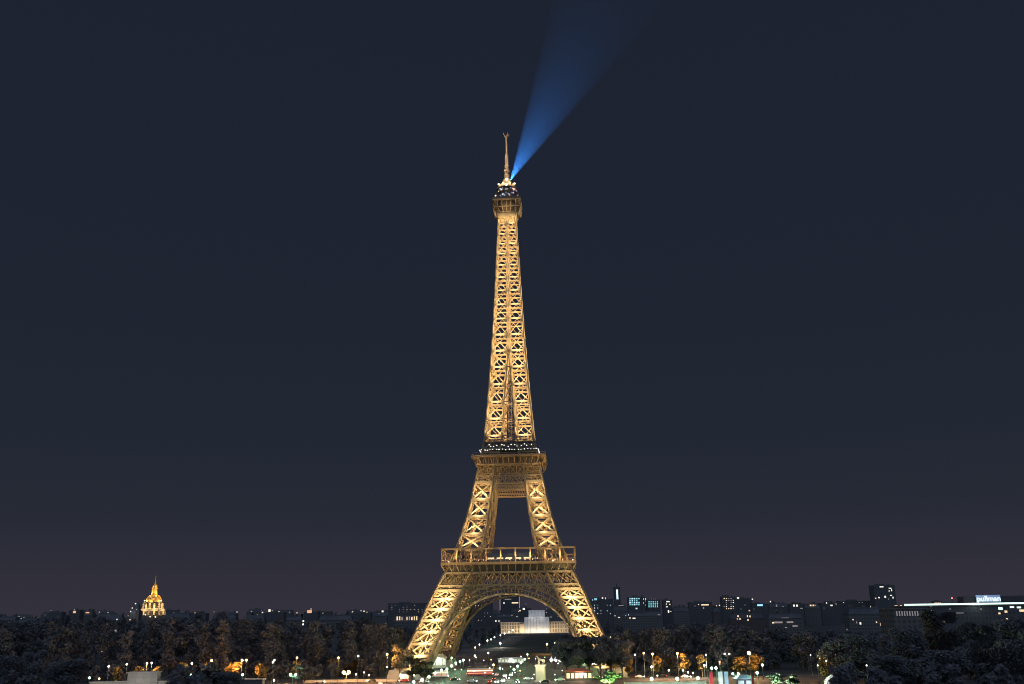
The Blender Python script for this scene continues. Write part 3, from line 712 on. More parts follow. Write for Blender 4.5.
# golden dome church
D0 = 2100.0
s_ = mpp(152.5, 600, D0)
dc = at(152.5, 617, D0); zb = dc.z
dm = thing('domed_church', 'floodlit golden dome church with a tall lantern spire on the left skyline', 'church', (dc.x, D0, 0))
def dz(py): return at(152.5, py, D0).z
MB().box((-30, -30, 0), (30, 30, dz(616))).build('nave', STONE_D, dm)
MB().lathe([(23.5, dz(616.5)), (23.5, dz(609))], 24).lathe([(18.6, dz(608.2)), (18.6, dz(602.8)), (17.2, dz(602.4)), (16.8, dz(601.8))], 24).build('drum', STONE_D, dm)
MB().lathe([(25.6, dz(611.2)), (25.6, dz(609.2)), (24.4, dz(608.9)), (20.4, dz(608.4))], 24).build('parapet_ring', STONE, dm)
MB().lathe([(20.2, dz(603.4)), (21.0, dz(603.2)), (20.8, dz(602.5)), (17.2, dz(602.4))], 24).build('cornice', ZINC, dm)
m = MB()
for j in range(14):
    t = 2*math.pi*(j+.5)/14
    for r, y0, y1, wd in ((24.6, 615, 611.3, 3.0), (20.0, 608.3, 603.5, 2.9)):
        m.bar((r*math.cos(t), r*math.sin(t), dz(y0)), (r*math.cos(t), r*math.sin(t), dz(y1)), wd)
m.build('column_ring', STONE, dm)
H0, H1 = dz(602.2), dz(594.6)
pr = [(15.6*math.cos(a) ** .9 + 1.0, H0 + (H1 - H0)*math.sin(a)) for a in [R(v) for v in (0, 15, 30, 45, 58, 70, 80)]]
do = MB().lathe(pr, 24).build('dome', GOLD, dm)
m = MB()
for j in range(12):
    t = 2*math.pi*j/12
    for (r0, z0), (r1, z1) in zip(pr, pr[1:]): m.bar(((r0+.3)*math.cos(t), (r0+.3)*math.sin(t), z0), ((r1+.3)*math.cos(t), (r1+.3)*math.sin(t), z1), 1.3)
m.build('dome_ribs', GOLD, do)
MB().lathe([(7.0, H1 - 1), (7.0, dz(593.2)), (6.0, dz(593.0)), (5.6, dz(589)), (6.6, dz(588.8)), (6.4, dz(588)), (4.8, dz(587.4)), (4.4, dz(585.6)), (2.2, dz(584.8)), (1.1, dz(581.5)), (.5, dz(577.8))], 14).build('lantern_spire', GOLD, dm)
m = MB().ball((0, 0, dz(577.6)), .9, 8, 5); m.bar((0, 0, dz(577.6)), (0, 0, dz(575.6)), .7); m.bar((-1.8, 0, dz(576.4)), (1.8, 0, dz(576.4)), .7); m.build('cross', GOLD, dm)
DP = .19
for t, r, py, pw in [(R(-90 + a), 34, 611.5, 52000) for a in (-70, -25, 25, 70, 140, 220)] + [(R(-90 + a), 27, 606.6, 26000) for a in (-65, -20, 25, 70, 150, 210)] + [(R(-90 + a), 24, 601.2, 60000) for a in (-60, 0, 60, 180)] + [(R(-90 + a), 12, 592.6, 42000) for a in (-50, 50, 180)] + [(R(-90 + a), 8.5, 586.2, 14000) for a in (-50, 50)]:
    lamp('dome_floodlight', (r*math.cos(t), r*math.sin(t), dz(py)), DP * pw, (1.0, .60, .19), dm, 1.0)
for q in (-44, 26, 60):
    pass
for px, py in ((144.6, 600.6), (147.2, 600.7), (161, 600.6), (145.4, 614.6), (150.2, 616.6), (155.4, 616.8)):
    c = at(px, py, D0 - 32); link('floodlight', bulb(1.5, glow('flood lamp glass', (1.0, .80, .5), 1.6)), dm, (c.x - dc.x, -32, c.z))
# scaffolded church left of the dome
cx = at(134.3, 616, 1950); cw = thing('church_towers', 'small scaffolded church tower with white lamps left of the golden dome', 'church', (cx.x, 1950, 0))
def cz_(py): return at(134.3, py, 1950).z
MB().box((-8.5, 0, 0), (8.5, 17, cz_(610.5))).build('wall', STONE_D, cw)
MB().frustum((1, 8.5), 5.5, 5.5, cz_(610.5), 4.6, 4.6, cz_(606)).frustum((1, 8.5), 4.4, 4.4, cz_(606), .3, .3, cz_(601.6)).build('roof', ZINC, cw)
m = MB()
for x in (-8.8, -3, 3, 8.8):
    m.bar((x, -1.2, 0), (x, -1.2, cz_(608 if abs(x) > 4 else 604)), .5)
for py in (609, 611.5, 614): m.bar((-8.8, -1.2, cz_(py)), (8.8, -1.2, cz_(py)), .5)
m.build('scaffold', CONC, cw)
for px, py, kd in ((135.5, 603.6, 'bright'), (132.2, 608, 'white'), (130.6, 611.4, 'white'), (136.5, 609.6, 'dim'), (130, 619.8, 'warm')):
    c = at(px, py, 1948); MB().box((-.9, -.4, -.9), (.9, .4, .9)).build('lamp_panel', WIN[kd], cw, (c.x - cx.x, -1.8, c.z))
lamp('church_floodlight', (-4, -14, cz_(612)), 5000, (.9, .92, 1.0), cw, 1.0)

# pale palace at the end of the lawn with its white stepped wrapped centre
pb = at(534.5, 633, 1400); pal = thing('palace', 'long warm floodlit stone palace closing the lawn seen through the arch', 'palace', (pb.x, 1400, 0), YAW)
ps = mpp(534, 625, 1400)
def pz(py): return at(534.5, py, 1400).z
W = 34.5 * ps
MB().box((-W, 0, 0), (W, 18, pz(622.6))).build('wall', FAC_P, pal)
MB().box((-W - .5, -.5, pz(622.6)), (W + .5, 18.5, pz(621.8))).build('cornice', STONE, pal)
MB().frustum((0, 9), W, 9, pz(621.8), W - 3, 3, pz(618.8)).build('roof', ZINC, pal)
MB().box((-W*.42, -3.5, 0), (W*.42, -.03, pz(623.4))).build('portico_wing', STONE, pal)
m = MB()
for j in range(22):
    x = -W*.94 + W*1.88*j/21
    if abs(x) > W*.44: m.box((x - .4, -.35, 0), (x + .4, -.05, pz(623)))
m.build('pilaster_row', STONE, pal)
for j in range(10):
    x = -W*.95 + W*1.9*j/9
    lamp('facade_floodlight', (x, -9, 1.5), 4600 if 1 < j < 8 else 2600, (1.0, .74, .42), pal, .6)
wc = at(537.2, 633, 1392); wr = thing('wrapped_pavilion', 'stepped white sheeting wrapped pavilion standing in front of the palace', 'pavilion', (wc.x, 1392, 0), YAW)
MB().box((-12.2*ps, -10, 0), (12.2*ps, 6, pz(617.0))).build('lower_block', WHITE, wr)
MB().box((-8.0*ps, -7, pz(617.0)), (8.0*ps, 4, pz(610.2))).build('upper_block', WHITE, wr)
m = MB()
for j in range(9): m.bar((-12.2*ps + j*24.4*ps/8, -10.15, 0), (-12.2*ps + j*24.4*ps/8, -10.15, pz(617)), .35)
for j in range(6): m.bar((-8*ps + j*16*ps/5, -7.15, pz(617)), (-8*ps + j*16*ps/5, -7.15, pz(610.2)), .3)
m.build('scaffold', STONE, wr)
for x in (-13, -4, 5, 14): lamp('facade_floodlight', (x, -15, 2), 2000, (1.0, .82, .58), wr, .6)
for x in (-7, 7): lamp('facade_floodlight', (x, -17, pz(616.6)), 1100, (.95, .9, .86), wr, .6)

# hotel with the long neon roof
HD = 640.0
hb0 = at(964, 606, HD); hx0, hx1 = at(903.5, 604, HD).x, at(1046, 604, HD).x
HX = (hx0 + hx1)/2; HW = (hx1 - hx0)/2
hotel = thing('hotel', 'long slab hotel with a white green neon roof edge and rooftop sign', 'hotel', (HX, HD, 0))
zt = at(964, 604.6, HD).z
MB().box((-HW, 0, 0), (HW, 18, zt - 1.0)).build('wall', FAC_C, hotel)
MB().box((-HW - .4, -.6, zt - 1.0), (HW + .4, 18.4, zt - .2)).build('roof_slab', CONC, hotel)
nm = MB()
for j in range(12):
    a = -HW + 2*HW*j/12
    MB().box((a + .15, -.95, zt - .15 - .0), (a + 2*HW/12 - .15, -.55, zt + .95)).build('neon_tube', WIN['neon'], hotel)
MB().box((-HW, -.5, zt - .2), (HW, .2, zt + .95)).build('neon_backing', CONC, hotel)
MB().box((-HW*.1, 5, zt - .2), (HW, 14, zt + 5.2)).build('roof_plant', DARK, hotel)
wing = MB().box((-16, -24, 0), (6, -.62, at(905, 609, HD).z)); 
hwg = wing.build('wing', FAC_S, hotel, (at(903, 610, HD).x - HX, 0, 0))
MB().box((-16.4, -24.4, at(905, 609, HD).z), (6.4, -.64, at(905, 609, HD).z + .7)).build('cornice', STONE_D, hwg)
for px, py, w_, h_, kd in ((1006, 611.6, 3.2, 2.4, 'warm'), (1000.5, 608.5, 5, 3.2, 'neon'), (1012, 607, 5, 2.2, 'neon'), (1019, 607.4, 5, 2, 'neon'), (999.5, 613.4, 2.4, 2.0, 'warm'), (1007, 619.4, 1.8, 3.0, 'warm'), (931, 606.2, 1.2, 1.6, 'white'), (944, 621, 2.6, 2.6, 'warm'), (914.5, 620.5, 1.6, 1.6, 'dim'), (908, 620.8, 1.4, 2.6, 'dim'), (981, 609, 1.2, 1.2, 'dim'), (950, 609, 1.2, 1.2, 'dim'), (930, 610.6, 4, 1.2, 'dim'), (1022, 610.6, 6, 2.6, 'warm'), (960, 613, 9, .8, 'dim')):
    lit_panel(hotel, px, py, w_, h_, kd, HD - .15, (HX, HD, 0))
for j in range(9):
    c = at(897 + j*2.6, 613.5, HD - 24.3); MB().box((-.35, -.15, -1.5), (.35, .05, 1.5)).build('lit_window', glow('very dim window', (1.0, .75, .5), .12), hwg, (c.x - at(903, 610, HD).x, -24.05, c.z))
lamp('neon_spill', (0, -4, zt + 1), 900, (.8, 1.0, .92), hotel, 1.0)
st = thing('rooftop_kiosk', 'small orange lit rooftop hut standing on the neon edged hotel', 'hut', (at(936.5, 603, HD+7).x, HD + 7, zt - .18))
MB().box((-2.4, -1.5, 0), (2.4, 1.5, 2.3)).build('wall', CONC, st); MB().frustum((0, 0), 2.8, 1.9, 2.3, .8, .3, 3.4).build('roof', ZINC, st)
for q in (-1.6, -.5, .6, 1.7): MB().box((q - .4, -1.62, .5), (q + .4, -1.5, 1.7)).build('window', WIN['orange'], st)
rl = thing('warning_light', 'red aviation warning lamp on a short mast on the hotel roof', 'lamp', (at(952.5, 602, HD+9).x, HD + 9, zt - .18))
MB().tube([(0, 0, 0), (0, 0, 4.1)], [.12, .08], 6).build('pole', STEEL, rl); link('lamp_head', bulb(.4, glow('red warning lamp', (1.0, .10, .06), 9)), rl, (0, 0, 4.4))
# sign: the word in lit letters
cu = bpy.data.curves.new('lettering', 'FONT'); cu.body = 'pullman'; cu.size = 5.0; cu.extrude = .15; cu.align_x = 'CENTER'
tmp = bpy.data.objects.new('lettering_source', cu); COL.objects.link(tmp)
bpy.context.view_layer.update()
dg = bpy.context.evaluated_depsgraph_get()
lme = bpy.data.meshes.new_from_object(tmp.evaluated_get(dg)); bpy.data.objects.remove(tmp)
lme.materials.clear(); lme.materials.append(glow('sign letter light', (.80, .93, 1.0), 1.3))
wx = max(v.co.x for v in lme.vertices) - min(v.co.x for v in lme.vertices)
for v in lme.vertices: v.co.x *= 15.2 / wx
cu2 = at(988.6, 599.6, HD + 3)
sg = thing('rooftop_sign', 'white lit hotel name sign in lower case letters glowing blue at the edges', 'sign', (cu2.x, HD + 3, zt + .9))
lo = link('lettering', lme, sg, (0, -.5, cu2.z - zt - 1.9)); lo.rotation_euler = (R(90), 0, 0)
l2 = lme.copy(); l2.materials.clear(); l2.materials.append(glow('blue letter edge light', (.06, .32, 1.0), 1.6))
cxs = [v.co.y for v in l2.vertices]
MB().box((-8.0, .1, .4), (8.0, .3, 5.0)).build('sign_glow_panel', glow('blue halo board', (.03, .17, .50), .42), sg)  # glowing board added behind the letters in place of their blue halo
m = MB()
for x in (-8, -3, 3, 8): m.bar((x, .6, -1.08), (x, .6, 6.0), .3)
m.build('sign_frame', STEEL, sg)

# anonymous dark rooftops that fill the far skyline
random.seed(21)
x = -10
far = []
while x < 1030:
    wd = random.uniform(12, 26)
    if not (430 < x + wd/2 < 446):
        yt = 613.6 - (x / 1024)*10 + random.uniform(-2.0, 2.2)
        far.append((x, x + wd, yt, random.uniform(2300, 3200)))
    x += wd + random.uniform(4, 18)
for i, (a, b, yt, dd) in enumerate(far):
    kd = random.choice(['dim', 'warm', 'white', 'dim'])
    lt = [(random.uniform(a+1, b-1), yt + random.uniform(1, 4), .9, .8, random.choice(['warm', 'dim', 'white'])) for _ in range(random.choice((2, 3, 5)))]
    block(a, b, yt, dd, random.choice(['mansard', 'slab', 'mansard']), 'distant dark apartment block far back on the skyline with a few faint window lights', 'building', 'dark far apartment blocks along the skyline', lt, name='distant_block')

# ================================================================== TREES
def crown(seed, h, r, n, z0=.24, size=.75):
    rr = random.Random(seed); m = MB()
    lobes = []
    for _ in range(13):
        z = rr.uniform(z0 + .1, .93); a = rr.uniform(0, 6.283); q = rr.uniform(0, .72) * math.sin(math.pi * min(1, (z - z0 + .1) / (1.12 - z0))) ** .6
        lobes.append((Vector((r*q*math.cos(a), r*q*math.sin(a), h*z)), r*rr.uniform(.26, .48)))
    for _ in range(n):
        c, q = rr.choice(lobes)
        d = Vector((rr.gauss(0, 1), rr.gauss(0, 1), rr.gauss(0, 1))).normalized()
        p = c + Vector((d.x, d.y, d.z*.85)) * q * rr.uniform(.45, 1.08)
        if p.z > h or p.z < h*z0*.7: continue
        u = Vector((rr.gauss(0, 1), rr.gauss(0, 1), rr.gauss(0, 1))).normalized(); v = u.orthogonal().normalized()
        s = size * rr.uniform(.55, 1.15)
        m.quad(p - u*s - v*s*.55, p + u*s - v*s*.7, p + u*s*.8 + v*s*.6, p - u*s*.9 + v*s*.7)
    return m, lobes
def trunk(h, r, lobes):
    m = MB().tube([(0, 0, 0), (.1, 0, h*.16), (.05, .1, h*.34), (0, 0, h*.62)], [h*.022, h*.016, h*.013, h*.005], 8)
    for c, q in lobes[:6]:
        m.tube([(0, 0, h*.24), c*.5 + Vector((0, 0, h*.10)), c], [h*.009, h*.006, h*.002], 5)
    return m
KIND = []
for i in range(7):
    hh, rr_ = (14, 5.2) if i < 4 else ((22, 7.5) if i < 6 else (16, 3.4))
    m, lobes = crown(100 + i, hh, rr_, 2400 if i < 4 else 4200, size=.42 if i != 6 else .4)
    me = bpy.data.meshes.new('crown'); me.from_pydata(m.v, [], m.f)
    tk = trunk(hh, rr_, lobes); mt = bpy.data.meshes.new('trunk'); mt.from_pydata(tk.v, [], tk.f); mt.materials.append(BARK)
    KIND.append((me, mt, hh, rr_))
CR = {}
def tree(px, pytop, dist, kind, leaf, label, group=None, wid=None, name='tree'):
    top = at(px, pytop, dist); me, mt, hh, rr_ = KIND[kind]
    t = thing(name, label, 'tree', (top.x, dist, 0), random.uniform(0, 6.28), group)
    key = (kind, leaf)
    if key not in CR:
        m2 = me.copy(); m2.materials.append(LEAFS[leaf]); CR[key] = m2
    s = max(.35, top.z / hh)
    t.scale = (wid or s, wid or s, s)
    link('crown', CR[key], t); link('trunk', mt, t)
    return t
random.seed(5)
# trees lit by the orange lamps of the left quay (px, top py, dist, kind, leaf, width, label)
LT = [
 (117, 667, 470, 0, 2, .5, 'small dim orange tree behind the pale quay wall, nearest its outer end'),
 (137, 665.5, 465, 1, 2, .8, 'orange lit tree rising straight above the pale box of the quay wall'),
 (158, 666, 466, 2, 2, .6, 'small round orange lit tree just beyond the pale box on the quay wall'),
 (183, 661.5, 470, 6, 2, .8, 'slanting yellow lit narrow tree beside the green-topped lamp past the pale wall'),
 (208, 662, 468, 3, 2, .75, 'yellow orange tree under a warm lamp between the pale wall and the wide orange pair'),
 (234, 662.5, 466, 0, 2, 1.0, 'wide orange lit tree, left half of the glowing pair by the twin green lamps'),
 (262, 663, 468, 1, 2, .9, 'wide orange lit tree, right half of the glowing pair by the twin green lamps'),
 (297, 660, 480, 2, 1, .8, 'dull brown tree under a lone warm lamp beyond the glowing orange pair'),
 (333, 659, 505, 3, 1, .9, 'dull brown tree behind the twin orange quay lamp'),
 (352, 660, 510, 1, 1, .9, 'dim tree just right of the twin orange quay lamp'),
 (381, 655.5, 515, 0, 2, .8, 'orange lit tree by the kiosk with a warm lamp in its top'),
 (395, 627, 560, 5, 1, .8, 'tall tree lit on one side by the left tower leg'),
 (418, 640, 500, 2, 1, .5, 'small brown tree in front of the left tower foot'),
 (628, 628, 560, 6, 1, 1.2, 'tall narrow brown tree lit by the right tower leg'),
 (627, 657.5, 480, 0, 2, .6, 'small golden tree beside the green lit shrub near the right tower foot'),
 (655, 655.5, 480, 1, 2, .75, 'orange lit tree with a bright edge, between two tall pole lamps'),
 (669, 656, 500, 2, 1, .8, 'dim brown tree between the two orange trees right of the tower'),
 (684, 653.5, 480, 3, 2, .7, 'yellow lit small tree under the brightest orange lamp right of the tower'),
 (701, 653.5, 470, 6, 2, .9, 'narrow orange tree with a white lamp at its foot beside the banners'),
 (739, 657, 460, 0, 2, .85, 'round glowing orange tree above the small pavilion'),
 (753, 653, 466, 1, 2, .9, 'reddish brown tree with a bright orange lamp in its crown'),
 (822, 657, 430, 2, 2, .6, 'dull red small tree in the dark wood between two tiny lamps'),
]
for px, py, dd, kd, lf, wd, lb in LT:
    if 440 < dd < 500: dd = 470.5
    tree(px, py, dd, kd, lf, lb, 'lamplit trees by the river quay', wd)
tree(609, 670.5, 425, 1, 0, 'bright green floodlit round tree right of the tower foot', 'green floodlit trees', 1.0)
tree(775, 672, 410, 2, 0, 'wide green floodlit tree right of the small pavilion', 'green floodlit trees', .9)
tree(793, 677, 405, 3, 0, 'dim green tree at the edge of the green floodlight beyond the pavilion', 'green floodlit trees', .6)
# dark trees
DTL = [(12, 655, 380, 'corner'), (38, 650, 400, ''), (70, 659, 390, ''), (210, 670, 385, ''), (226, 672, 380, ''), (180, 676, 400, ''), (305, 664, 450, ''), (322, 628, 620, ''), (350, 620, 640, ''), (365, 617, 660, ''), (200, 613, 640, ''), (222, 612, 650, ''), (100, 616, 640, ''), (66, 615, 640, '')]
LBL = ['tall dark tree filling the bottom left corner', 'dark tree second from the bottom left corner', 'dark tree ending just before the pale quay wall', 'low dark tree in front of the orange pair, nearer the pale wall',
       'low dark tree in front of the orange pair, nearer the twin green lamps', 'low dark shrub-like tree at the right end of the pale quay wall', 'dark round tree between the lone warm lamp and the quay strip', 'tall dark tree on the skyline below the orange rooftop',
       'tall dark tree left of the tower, outer one of a pair', 'tall dark tree left of the tower, inner one of a pair', 'dark domed treetop right of the golden dome, first of two', 'dark domed treetop right of the golden dome, second of two',
       'broad dark treetop in front of the scaffolded church', 'broad dark treetop below the orange topped skyline blocks']
for (px, py, dd, _), lb in zip(DTL, LBL): tree(px, py, dd, random.choice((4, 5, 4, 0)), 0, lb, 'dark trees left of the tower', random.uniform(.9, 1.3))
FT = [(566, 639, 478, 'first'), (577, 636.5, 470, 'second'), (588, 635, 474, 'third'), (599, 635.5, 468, 'fourth'), (610, 638, 476, 'fifth'), (621, 641, 470, 'sixth')]
for px, py, dd, o_ in FT: tree(px, py, dd, random.choice((4, 5)), 0, f'{o_} from the left of the dark trees hiding the right tower foot', 'dark trees at the tower feet', 1.05)
for px, py, dd, lb in ((400, 642, 470, 'dark brown tree covering the outer edge of the left tower foot'), (413, 657, 455, 'low dark tree at the very bottom of the left tower foot'), (425, 661, 452, 'low dark shrub-like tree just inside the left tower foot')):
    tree(px, py, dd, 4, 1, lb, 'dark trees at the tower feet', .8)
DTR = [(935, 609.5, 430, 1.5), (905, 628, 420, 1.2), (975, 622, 400, 1.3), (1010, 617, 390, 1.4), (860, 634, 410, 1.2), (835, 640, 440, 1.1), (800, 632, 520, 1.1), (770, 628, 560, 1.1), (720, 624, 600, 1.2), (690, 626, 600, 1.1), (650, 628, 600, 1.1), (565, 634, 800, .9), (885, 655, 360, 1.1), (945, 650, 350, 1.2), (1005, 648, 345, 1.2)]
LBR = ['great dark round treetop standing up in front of the hotel facade', 'dark tree in front of the hotel wing, lower than the great round one', 'dark tree in front of the hotel below its name sign', 'tall dark tree in front of the hotel at the edge of the view', 'dark tree below the tall black high-rise', 'dark tree behind the little pale tent',
       'dark tree below the brownish lit block', 'dark tree below the house with orange window pairs', 'dark tree above the pale banners', 'dark tree above the brightest orange lamp', 'dark tree beside the tall brown lit one right of the tower', 
       'dark tree at the right end of the pale palace', 'low black tree in the bottom right wood, nearest the pale tent', 'low black tree in the middle of the bottom right wood', 'low black tree in the bottom right corner']
for (px, py, dd, wd), lb in zip(DTR, LBR): tree(px, py, dd, random.choice((4, 5)), 0, lb, 'dark trees right of the tower', wd)

def wood(name, spots, label, n=800):
    m = MB()
    for i, (x, y, h, r) in enumerate(spots):
        c, _ = crown(i*17 + len(spots), h, r, n, z0=.08, size=.68)
        k = len(m.v)
        m.v += [(a + x, b + y, z) for a, b, z in c.v]; m.f += [tuple(q + k for q in f) for f in c.f]
        m.tube([(x, y, 0), (x, y, h*.5)], [.35, .2], 5)
    o = m.build(name, LEAFS[0]); tag(o, label, 'wood', None, 'stuff'); return o
rw = random.Random(9)
def wood_spots(x0, x1, line, n, d0, d1):
    out = []
    for _ in range(n):
        px = rw.uniform(x0, x1); dd = rw.uniform(d0, d1)
        yt = lerp_tab(line, px) + abs(rw.gauss(0, 4)) + 1
        p = at(px, yt, dd); h = min(p.z, 31)
        if h < 7: h = rw.uniform(8, 12)
        out.append((p.x, dd, h, rw.uniform(4.5, 7.0)))
    return out
wood('dark_wood', wood_spots(-20, 405, [(0, 617), (60, 614), (120, 615), (190, 612), (240, 614), (300, 618), (340, 616), (380, 620), (410, 630)], 210, 500, 860), 'dark continuous wood of park trees left of the tower')
wood('dark_wood', wood_spots(604, 1040, [(600, 634), (640, 626), (700, 620), (730, 622), (770, 629), (840, 628), (870, 630), (915, 634), (940, 620), (1024, 620)], 230, 490, 860), 'dark continuous wood of park trees right of the tower')
sp_ = []
for side in (-1, 1):
    for _ in range(85):
        dd = rw.uniform(150, 790); s = side * rw.uniform(50, 58 + dd*.22 + 40)
        p = axis(dd, s); sp_.append((p.x, p.y, rw.uniform(10, 15), rw.uniform(3.5, 5.5)))
wood('dark_wood', sp_, 'dark rows of park trees on both sides of the lawn behind the tower', 420)
sp_ = []
for px0, px1, n in ((-15, 400, 150), (618, 1035, 150)):
    for _ in range(n):
        px = rw.uniform(px0, px1); dd = rw.uniform(492, 640)
        p = at(px, 342, dd); sp_.append((p.x, dd, rw.uniform(6, 10), rw.uniform(3.5, 5.5)))
wood('dark_undergrowth', sp_, 'dark low undergrowth filling the wood behind the quay lamps', 300)
sp_ = []
for px0, px1, n in ((-10, 85, 26), (196, 236, 8), (796, 1035, 60)):
    for _ in range(n):
        px = rw.uniform(px0, px1); dd = rw.uniform(330, 440)
        p = at(px, 342, dd); sp_.append((p.x, dd, rw.uniform(8, 13), rw.uniform(3.5, 5.0)))
wood('dark_wood', sp_, 'black low undergrowth and trees along the bottom of the view', 700)

# ================================================================== STREET LAMPS
OM = {'W': BULB_W, 'O': BULB_O, 'G': BULB_G, 'T': BULB_T, 'B': BULB_B}
OC = {'W': (1, .92, .78), 'O': (1, .46, .12), 'G': (.45, 1, .55), 'T': (.3, 1, .9), 'B': (.4, .5, 1)}
POLES = {}
def street_lamp(px, py, H, c, label, group, power=0, r=.45, heads=1, dist=None):
    p = at(px, py, dist) if dist else atz(px, py, H)
    h = p.z
    t = thing('street_lamp', label, 'street lamp', (p.x, p.y, 0), 0, group)
    key = round(h, 1)
    if key not in POLES:
        mb = MB().lathe([(.22, 0), (.22, .5), (.12, .7), (.07, h - .3), (.16, h - .25), (.16, h - .15)], 8)
        me = bpy.data.meshes.new('pole'); me.from_pydata(mb.v, [], mb.f); me.materials.append(STEEL); POLES[key] = me
    link('pole', POLES[key], t)
    if heads == 2:
        MB().bar((-1.2, 0, h - .2), (1.2, 0, h - .2), .12).build('cross_arm', STEEL, t)
        for s in (-1.2, 1.2): link('lamp_head', bulb(r, OM[c]), t, (s, 0, h + r*.7))
    else:
        link('lamp_head', bulb(r, OM[c]), t, (0, 0, h + r*.7))
    if power: lamp('street_light', (0, -.9, h + .3), power * (2.4 if c == 'O' else 1.6), OC[c], t, r)
    return t
def row(group, text, pts, c, H=8, power=0, r=.45, dist=None):
    for i, q in enumerate(pts):
        cc = q[2] if len(q) > 2 and isinstance(q[2], str) else c
        pw = q[3] if len(q) > 3 else power
        street_lamp(q[0], q[1], H, cc, f"{ORD[i]} from left among {text}", group, pw, r, 1, dist)
LQ = 9000
row('street lamps behind the pale quay wall', 'pole lamps in a line behind the pale quay wall', [(108.7, 667, 'W', 900), (126.9, 664.8, 'W', 1500), (147, 664, 'O', 9000), (151.7, 663.6, 'W', 900), (192, 664, 'W', 900)], 'W', dist=466)
row('warm lamps among the orange trees', 'warm lamps by the glowing trees left of the tower', [(211.7, 661, 'O', 9000), (242, 660.8, 'O', 9000), (246.4, 660.7, 'O', 9000), (274.4, 660.9, 'W', 400), (272.8, 663, 'W', 0), (297, 658.4, 'O', 3000), (338.5, 658.4, 'O', 2600), (358.3, 656.7, 'W', 900), (387.3, 655, 'O', 8000)], 'O', 8, 0, .42, 466)
row('green topped lamps on the left quay', 'green tinted low lamps along the left quay', [(89.4, 678.7), (190.2, 675, 'G', 2500), (242.6, 675.5, 'G', 900)], 'G', 5, 900, .55)
row('low white lamps on the left quay', 'low white lamps along the bottom edge left of tower', [(99.2, 679.4, 'O', 300), (151.7, 681.6, 'W', 2500), (231, 681.4), (258.6, 681), (264.4, 680), (274, 681)], 'W', 4.6, 500, .42)
street_lamp(293, 675.8, 5, 'G', 'twin headed green tinted lamp on the quay between orange trees and quay strip', 'quay lamps', 2500, .6, 2)
street_lamp(346.2, 673.6, 6, 'O', 'bright twin headed orange lamp standing on the quay left of the tower', 'quay lamps', 26000, .75, 2)
row('small lamps beside the orange quay lamp', 'small road lamps right of the twin orange quay lamp', [(356, 675, 'W'), (364, 673, 'W'), (369, 675.7, 'O'), (387, 667.5, 'W'), (410.8, 672, 'W', 2500), (414, 676, 'W')], 'W', 5, 300, .34)
row('greenish globe lamps leading to the left tower foot', 'greenish globe lamps leading to the left tower foot', [(413.7, 683), (422, 681, 'W', 1500), (429, 677.7), (435.2, 674), (441.4, 671), (447, 670), (451.6, 666.7), (455.9, 664), (460, 662.4), (463.4, 660.8)], 'G', 4.8, 1900, .62)
row('lamps at the left tower foot', 'lamps glittering around the left tower foot', [(438.9, 640.4), (445.6, 646, 'T', 900), (450.5, 646.3, 'O', 2500), (451.6, 658.5, 'G', 2500), (456.4, 644.7, 'W'), (462.5, 637)], 'W', 7, 600, .45)
row('pole lamps under the arch', 'pole lamps standing under the arch', [(474.9, 656.3, 'W', 1500), (475.2, 648, 'O', 600), (479.5, 645), (488.4, 653.6), (493.4, 665.6, 'O', 500), (527.5, 655, 'G', 2500), (547, 644.6, 'O', 5000), (555, 643.5), (563, 646), (571, 645.8), (573.5, 646.2), (575.6, 663)], 'W', 6.5, 400, .5)
row('lamps along the lawn edge', 'lamps along the tree row at the left lawn edge', [(487.5, 641), (491, 640), (494.5, 637.7, 'G', 900), (500.4, 635.6), (504.7, 634), (509, 632.4), (513, 630.6)], 'W', 7, 1500, .65)
street_lamp(500.2, 644, 3.0, 'W', 'bright white low lamp flooding the cross path behind the tower', 'path lamps', 5000, .9)
row('greenish lamps along the avenue', 'greenish lamps along the avenue beside the statue', [(514, 670.5), (517.6, 667), (521, 663.4), (525, 660)], 'G', 5, 1500, .6)
street_lamp(598.5, 652.6, 7, 'O', 'single orange lamp glowing in the dark trees at the right tower foot', 'lamps right of the tower', 3500, .7)
row('lamps right of the tower', 'pole lamps between right tower foot and the banners', [(635, 655.4, 'W', 0), (643.7, 653.8, 'O', 1200), (651.6, 667.4, 'W', 1800), (652.6, 654.6, 'O', 6500), (668.8, 671), (677.4, 654, 'O', 9000), (683, 671), (688, 673), (693, 673.6), (704.3, 666, 'W', 4500), (706, 655.5)], 'W', 7, 250, .42, 466)
row('low white lamps on the right quay', 'low white green lamps along the right bottom edge', [(651.6, 680), (677.3, 680), (698, 679.4)], 'G', 4.6, 2200, .7)
row('greenish lamps by the banners', 'greenish lamps around banners and small pavilion', [(711.6, 669.2), (716, 669), (719.8, 659), (757.2, 673.8), (762.5, 666, 'W', 500)], 'G', 6, 1500, .6)
street_lamp(719.6, 662.4, 7, 'O', 'warm lamp behind the banners lighting a small patch of leaves', 'lamps by the banners', 1500, .3)
street_lamp(727, 654.6, 9, 'W', 'tall twin headed white lamp above the pale banners', 'lamps by the banners', 500, .42, 2)
street_lamp(735.6, 674.6, 5.4, 'G', 'twin headed greenish lamp left of the small pavilion', 'lamps by the banners', 1800, .5, 2)
street_lamp(749, 654.3, 8, 'O', 'bright orange lamp inside the reddish tree above the pavilion', 'lamps by the banners', 11000, .85, 1, 462)
row('tiny lamps in the right dark wood', 'tiny lamps in the dark wood right of the pavilion', [(810.6, 655.5, 'W'), (817.8, 666, 'W'), (820, 659, 'O', 1500), (826.4, 661.5, 'O', 900), (835.5, 654.5, 'O', 700), (866.6, 666, 'W')], 'W', 9, 80, .3)
